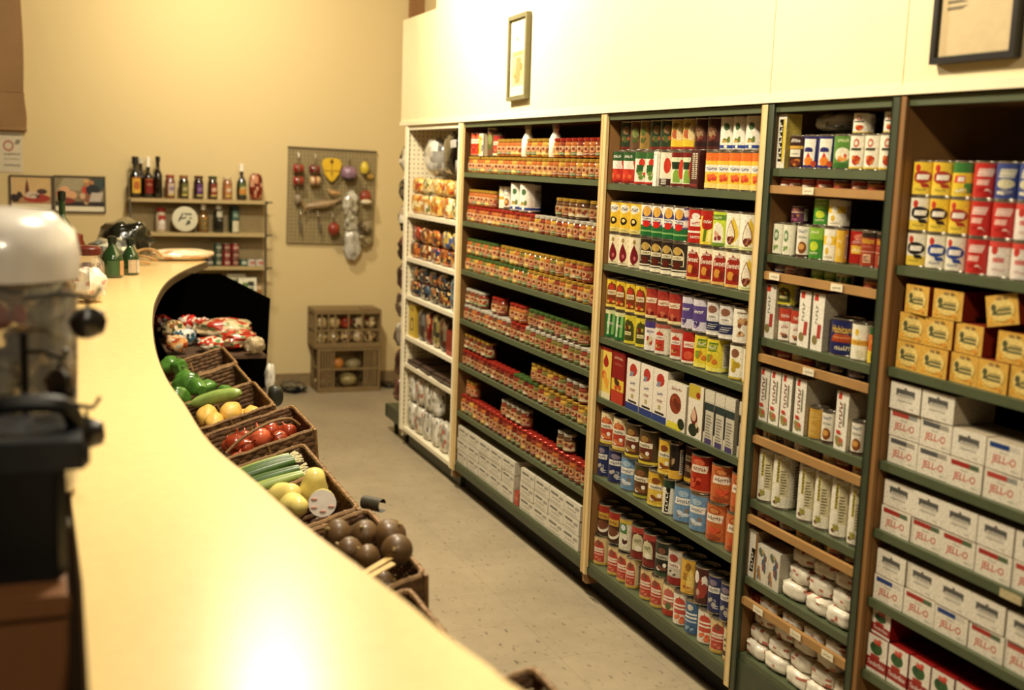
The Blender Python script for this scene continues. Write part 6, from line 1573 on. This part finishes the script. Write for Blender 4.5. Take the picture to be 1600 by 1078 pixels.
# ------------------------------------------------------------------ pictures, chart and brown sheet on the back wall
def picture(name, x0, x1, z0, z1, ops, label, fr, fw_=.008, bg='efe4c4'):
    xc, w, hh = (x0 + x1) / 2, (x1 - x0), z1 - z0
    f = put(name, None, loc=(xc, YW, z0), label=label, cat='picture')
    m = MB().box(-w / 2, w / 2, -.016, -.001, 0, fw_).box(-w / 2, w / 2, -.016, -.001, hh - fw_, hh).box(-w / 2, -w / 2 + fw_, -.016, -.001, fw_, hh - fw_).box(w / 2 - fw_, w / 2, -.016, -.001, fw_, hh - fw_)
    put('frame', m.mesh('frame', fr, smooth=False), f)
    q = MB().box(-w / 2 + fw_, w / 2 - fw_, -.008, -.002, fw_, hh - fw_, 0, bg)
    art(q, ops, on_wall(-.0085, 0, 0), w / 2, hh)
    put('picture_print', q.mesh('picture_print', sheetp(), smooth=False), f)


DF = M('dark_frame', '3a2a18', .5)
picture('wall_picture', -2.06, -1.806, 1.2, 1.424, [('R', -.92, .2, .92, .95, 'd8b47a'), ('R', -.92, .2, .92, .42, 'b88a5a'), ('P', -.2, .66, .1, .26, '6a2c18'), ('F', -.6, .42, .3, .14, '2a1c14', '4a2418'), ('E', .25, .36, .62, .12, 'a8321e'), ('F', .25, .47, .5, .14, '4a2c20', 'd8c0a8'), ('E', -.75, .34, .2, .1, '2a1810')], 'framed still life of a red dish on the back wall, beside a larger one', DF)
picture('wall_picture', -1.80, -1.487, 1.195, 1.43, [('R', -.94, .17, .94, .96, '8a7a54'), ('S', -.9, .6, 0, .94, .3, 'a89a78'), ('S', .3, .6, .9, .94, .1, '34423a'), ('R', -.94, .17, .94, .3, '241810'), ('F', -.45, .52, .42, .2, 'b84a2c', 'e0a878'), ('F', .1, .42, .3, .18, 'd8b088', '8a5a3a'), ('E', .2, .62, .12, .1, 'c83a24'), ('E', .5, .62, .28, .14, '16181c'), ('F', .3, .82, .25, .1, 'd8a868', 'b87a4a'), ('S', .35, .3, .8, .55, .1, 'c8b8a8'), ('E', -.5, .32, .3, .08, '8a2c18')], 'larger framed still life of fruit on the back wall', DF)
m = MB().box(-.09, .09, -.004, -.001, 0, .25, 0, 'd8ccb0')
art(m, [('R', -.95, .92, .9, .95, '6a6454'), ('E', .1, .66, .35, .14, 'b06a5a'), ('E', .1, .66, .24, .09, 'd8ccb0'), ('S', .5, .7, .8, .82, .1, '8a8270'), ('W', -.2, .42, .85, .5, '6a6454'), ('W', -.2, .3, .85, .36, '8a8270'), ('W', -.2, .14, .85, .22, '6a6454')], on_wall(-.0042, 0, 0), .09, .25)
put('wall_chart', m.mesh('wall_chart', sheetp(), smooth=False), None, (-2.07, YW, 1.44), 0, None, 'pale printed chart pinned below the brown sheet', 'chart')
br = put('brown_sheet', None, loc=(-2.2, YW, 1.70), label='folded brown paper sheet hanging at the corner of the back wall', cat='paper sheet')
BP = M('brown_paper', '8a6840', .7, var=.08, scale=6)
def sheet(z0, z1, xr, bul):
    m = MB()
    nx, nz = 10, 8
    for i in range(nz + 1):
        for k in range(nx + 1):
            u, t = k / nx, i / nz
            m.v.append((-.4 + (xr + .4) * u + .006 * math.sin(t * 5) * u, -.012 - bul * math.sin(PI * u) * (.6 + .4 * math.sin(t * 3)) - .012 * (u > .95), z0 + (z1 - z0) * t))
    for i in range(nz):
        for k in range(nx):
            a = i * (nx + 1) + k
            m.face((a, a + 1, a + nx + 2, a + nx + 1))
    b = len(m.v)
    m.v += [(x, -.001, z) for x, y, z in m.v]
    for i in range(nz):
        a = i * (nx + 1) + nx
        m.face((a, a + nx + 1, a + b + nx + 1, a + b))
    for k in range(nx):
        m.face((k, b + k, b + k + 1, k + 1))
    return m
put('lower_fold', sheet(0, .235, .245, .02).mesh('lower_fold', BP), br)
put('upper_fold', sheet(.237, 1.0, .235, .03).mesh('upper_fold', BP), br)
put('roll', MB().tube([(-.4, -.026, .008), (.25, -.026, .008)], .014, 10).mesh('roll', BP), br)

# ------------------------------------------------------------------ frames on the bulkhead
def hfr(y0, y1, z0, z1, fw_, fr, ops, bg, label, tilt):
    yc, w, hh = (y0 + y1) / 2, abs(y1 - y0), z1 - z0
    f = put('picture_frame', None, loc=(-.0045, yc, (z0 + z1) / 2), rot=(math.radians(tilt), 0, 0), label=label, cat='picture frame')
    a, b = -w / 2, w / 2
    m = MB()
    for q in ((a, b, -hh / 2, -hh / 2 + fw_), (a, b, hh / 2 - fw_, hh / 2), (a, a + fw_, -hh / 2 + fw_, hh / 2 - fw_), (b - fw_, b, -hh / 2 + fw_, hh / 2 - fw_)):
        m.box(-.022, -.0005, *q)
    put('frame', m.mesh('frame', fr, smooth=False), f)
    q = MB().box(-.012, -.006, a + fw_, b - fw_, -hh / 2 + fw_, hh / 2 - fw_, 0, bg)
    art(q, ops, on_front(-.0125, 0, -hh / 2), w / 2, hh)
    put('picture_print', q.mesh('picture_print', sheetp(), smooth=False), f)


hfr(4.545, 4.755, 1.868, 2.215, .017, M('olive_frame', '6a6444', .5, var=.1), [('R', -.7, .17, .7, .58, 'e0c88a'), ('F', 0, .34, .5, .1, 'b8824a', 'd8b070'), ('S', -.3, .2, .2, .5, .1, 'c08a58'), ('W', -.5, .52, .5, .57, 'b8824a'), ('E', -.1, .72, .1, .02, 'c8b080')], 'f2e8bc', 'tall narrow olive-framed print on the cream bulkhead above the jar bay', -1.5)
hfr(1.905, 2.152, 1.853, 2.2, .014, M('black_frame', '17120c', .4), [('R', -.85, .05, .85, .95, 'd8c090'), ('W', -.7, .80, .3, .9, '8a7a58'), ('L', -.7, .62, .75, .74, '7a6c4c'), ('L', -.7, .46, .75, .57, '7a6c4c'), ('W', .5, .4, .75, .5, '8a7a58'), ('L', -.72, .32, -.2, .4, '7a6c4c')], 'c8bc90', 'black-framed typed notice on the cream bulkhead above the carton bay', 0)

# ------------------------------------------------------------------ crates with their contents
CRM = M('crate_plastic', '7a6440', .5, var=.12)
def crate(x0, x1, y0, y1, z0, z1, label, vert, hb):
    xc, yc = (x0 + x1) / 2, (y0 + y1) / 2
    t = put('plastic_crate', None, loc=(xc, yc, z0), label=label, cat='crate', group='crates by the back wall')
    w, d, hh = x1 - x0, y1 - y0, z1 - z0
    g = .014
    put('base', MB().box(-w / 2, w / 2, -d / 2, d / 2, 0.001, .014).mesh('base', CRM, smooth=False), t)
    for side in range(4):
        L = w if side % 2 == 0 else d - 2 * g
        m = MB()
        m.box(-L / 2, L / 2, 0, g, .0145, .034).box(-L / 2, L / 2, 0, g, hh - .02, hh)
        for s in (-1, 1):
            m.box(s * L / 2 - (g if s > 0 else 0), s * L / 2 + (g if s < 0 else 0), 0, g, .034, hh - .02)
        for zz in hb:
            m.box(-L / 2 + g, L / 2 - g, .001, g - .001, zz * hh - .006, zz * hh + .006)
        for u in vert:
            m.box(u * L / 2 - .0055, u * L / 2 + .0055, .003, g - .003, .034, hh - .02)
        if side == 0:
            m.xf(Matrix.Translation((0, -d / 2, 0)))
        elif side == 2:
            m.xf(Matrix.Translation((0, d / 2 - g, 0)))
        else:
            s = 1 if side == 1 else -1
            m.xf(Matrix.Translation((s * (w / 2 - (g if s > 0 else 0)), 0, 0)) @ Matrix.Rotation(PI / 2, 4, 'Z') @ Matrix.Translation((0, -g if s > 0 else -g, 0)))
        put('side_lattice', m.mesh('side_lattice', CRM, smooth=False), t)
    return t


crate(-.135, .302, 7.88, 8.13, 0, .312, 'lower tan plastic crate of squashes and paper by the back wall', (-.95, -.86, -.77, -.68, -.59, -.5, .5, .59, .68, .77, .86, .95), (.52,))
uc = crate(-.16, .305, 7.875, 8.13, .313, .568, 'upper tan plastic crate of wrapped fruit stacked on the other crate', (-.8, -.6, -.4, 0, .42), (.48,))
put('lid', MB().box(-.2325, .2325, -.1275, .1275, .2555, .2615).box(.1, .22, -.1, .0, .262, .268).mesh('lid', CRM, smooth=False), uc)
wrapm = M('wrap_paper', 'c8ad78', .6, var=.12, bump=.3)
for i, (x, z, rx, rz_, c, nm, lab) in enumerate([(-.02, .1, .06, .055, 'b8823c', 'squash', 'round orange squash in the lower crate, upper one'), (.1, .09, .065, .05, '8a7a4a', 'squash', 'grey-green squash in the lower crate'), (.02, .21, .045, .045, 'b8762c', 'squash', 'round orange squash in the opening of the lower crate'), (.13, .2, .06, .045, '8a7c54', 'squash', 'tan squash in the opening of the lower crate')]):
    put('winter_squash', MB().ball((0, 0, 0), (rx, rx, rz_), 18, nz=.08, seed=i).mesh('winter_squash', skin('squash_' + c, c, .5, .2, 8)), None, (x, 7.975 + .012 * (i % 2), (.072, .068, .19, .18)[i]), 0, None, lab, 'squash', 'squashes in the lower crate') if i else None
for i, (x, z, cs, lab) in enumerate([(.03, .02, ['d0b888', 'b89a68', 'e0d0a8', '7a2c1c'], 'crumpled cream paper in the lower crate, middle'), (-.075, .02, ['c0a470', '8a3a28', 'd8c498'], 'crumpled tan paper in the lower crate by the wall corner')]):
    packet('crumpled_paper', .1, .1, .09, x, 7.955, z, 90, cs, 44 + i, lab, 'paper', None, 2.4, nz=.4, mat=foil()) if i else None
UW = [(-.143 + .0862 * i, l) for l in (0, 1) for i in range(5)]
UC = [['c8ac74', 'b8985c', 'd8c494'], ['c8ac74', 'a88a54'], ['d0b684', '6a2a1c', 'c8ac74'], ['d8c8a0', 'b89a68', '8a3a24'], ['b89c64', '5a3a24', 'd0b888'], ['c8ac74', 'd8c090'], ['d0b47c', 'b8965c'], ['8a2c1c', 'a83c24', '7a2418'], ['d8c8a0', 'c0a878', '5a2a1c'], ['b8a070', '6a2a24', 'd8c898']]
for i, (x, lv) in enumerate(UW):
    packet('wrapped_fruit', .078, .08, .085, x, 7.94, .33 + lv * .105, 90 - 90 + 0, UC[i], 60 + i, f"{'dark red' if i == 7 else 'paper-wrapped'} fruit in the upper crate, {ORD[i % 5]} along the {('lower', 'upper')[lv]} half", 'fruit', 'wrapped fruit in the upper crate', 2.2, nz=.25, mat=foil())
packet('rubbish_bag', .3, .16, .05, -.36, 8.02, .0, 0, ['20262a', '2c343a', '161a1c'], 9, 'flat blue-black plastic bag on the floor beside the crates', 'bag', None, 2.4, nz=.4, mat=CLEAR)
packet('cardboard_scrap', .14, .1, .04, -.5, 8.06, .0, 0, ['5a4a2c', '4a3c24'], 12, 'brown cardboard scrap on the floor by the baseboard', 'scrap', None, 3)
packet('dark_cloth', .2, .1, .025, .36, 8.05, .0, 0, ['120f0c', '1c1814'], 19, 'black cloth on the floor behind the crates by the shelving', 'cloth', None, 3)

# ------------------------------------------------------------------ rack of bags at the shelving end
er = put('bag_rack', None, loc=(.2, 6.4, 0), label='narrow green-footed rack of hanging bags at the end of the white shelving', cat='rack')
put('foot', rbox(-.19, .18, -.06, .28, .09, .17, .006).mesh('foot', DKGREEN), er)
for x, y in ((-.14, .2), (.14, .2), (-.14, -.02)):
    put('leg', rbox(x - .012, x + .012, y - .012, y + .012, 0, .089).mesh('leg', DKGREEN), er)
put('back_board', MB().box(-.18, .19, -.075, -.062, .09, 1.78).mesh('back_board', M('rack_board', '5a4a34', .6)), er)
RCS = [['cfc4ac', '4a4030', '8a7c64'], ['2a241e', 'd0c6b0', '6a5c48'], ['d8ceb8', '2c241c', 'a08c70'], ['4a3028', '6a4434', '2a1c16'], ['5a3a2c', 'c0b49c', '3a2820'], ['6a5444', '3c2e24', 'b0a088'], ['8a7c6a', 'c8beac', '5a4a3a'], ['5a342a', '7a4838', '3a221c'], ['70463a', '4a2c24', '8a6a58']]
RL = ['white and black', 'black and white', 'white', 'dark brown', 'brown and white', 'grey-brown', 'pale', 'reddish brown', 'russet']
for i in range(9):
    zt = 1.68 - i * .165
    o = packet('hanging_bag', .1, .14, .155, -.0 + .0, 6.42 + .005 * i, zt - .155, 0, RCS[i], 7 + i, f"{RL[i]} bag, {ORD[i]} from the top of the end rack", 'bag', 'bags on the end rack', 2.5, nz=.25)
    put('hook', MB().tube([(.07, -.08 - .005 * i, .15), (.07, .0, .152)], .003, 5).mesh('hook', HK), o)

# ------------------------------------------------------------------ camera and light
cam = bpy.data.cameras.new('camera')
co = bpy.data.objects.new('camera', cam)
COL.objects.link(co)
F, YAW, PIT, ROL = 1839.7, math.radians(21.73), math.radians(-8.68), math.radians(2.12)
fw = Vector((math.sin(YAW) * math.cos(PIT), math.cos(YAW) * math.cos(PIT), math.sin(PIT)))
rt = Vector((math.cos(YAW), -math.sin(YAW), 0))
up = rt.cross(fw)
c_, s_ = math.cos(ROL), math.sin(ROL)
r2, u2 = c_ * rt + s_ * up, -s_ * rt + c_ * up
mt = Matrix((r2, u2, -fw)).transposed().to_4x4()
mt.translation = Vector((-1.851, 0, 1.6))
co.matrix_world = mt
cam.sensor_width = 36
cam.lens = F / 1600 * 36
cam.clip_start = .05
cam.dof.use_dof = True
cam.dof.focus_distance = 3.85
cam.dof.aperture_fstop = 2.3
SC.camera = co


def lamp(name, loc, energy, size, col, to=(0, 0, -1), sy=None, spread=180):
    l = bpy.data.lights.new(name, 'AREA')
    l.energy = energy
    l.shape = 'RECTANGLE' if sy else 'DISK'
    l.size = size
    if sy:
        l.size_y = sy
    l.spread = math.radians(spread)
    l.color = col
    o = bpy.data.objects.new(name, l)
    COL.objects.link(o)
    o.location = loc
    o.rotation_euler = Vector(to).to_track_quat('-Z', 'Y').to_euler()
    return o


WARM = (1, .87, .64)
lamp('ceiling_lamp', (-.95, 6.75, 2.98), 25, .25, WARM, (.15, .9, -.5))
lamp('ceiling_lamp', (-.95, 4.9, 2.98), 62, .25, WARM, (.6, 0, -.8))
lamp('ceiling_lamp', (-1.15, 2.6, 2.98), 40, .25, WARM, (.1, 0, -1))
lamp('ceiling_lamp', (-1.5, -.4, 2.98), 26, .3, WARM, (.1, .25, -1))
w = bpy.data.worlds.new('world')
SC.world = w
w.use_nodes = True
w.node_tree.nodes['Background'].inputs['Color'].default_value = (1, .78, .5, 1)
w.node_tree.nodes['Background'].inputs['Strength'].default_value = .02
vs = SC.view_settings
vs.view_transform = 'Standard'
vs.look = 'None'
vs.exposure = .8
vs.gamma = 1
vs.use_curve_mapping = False
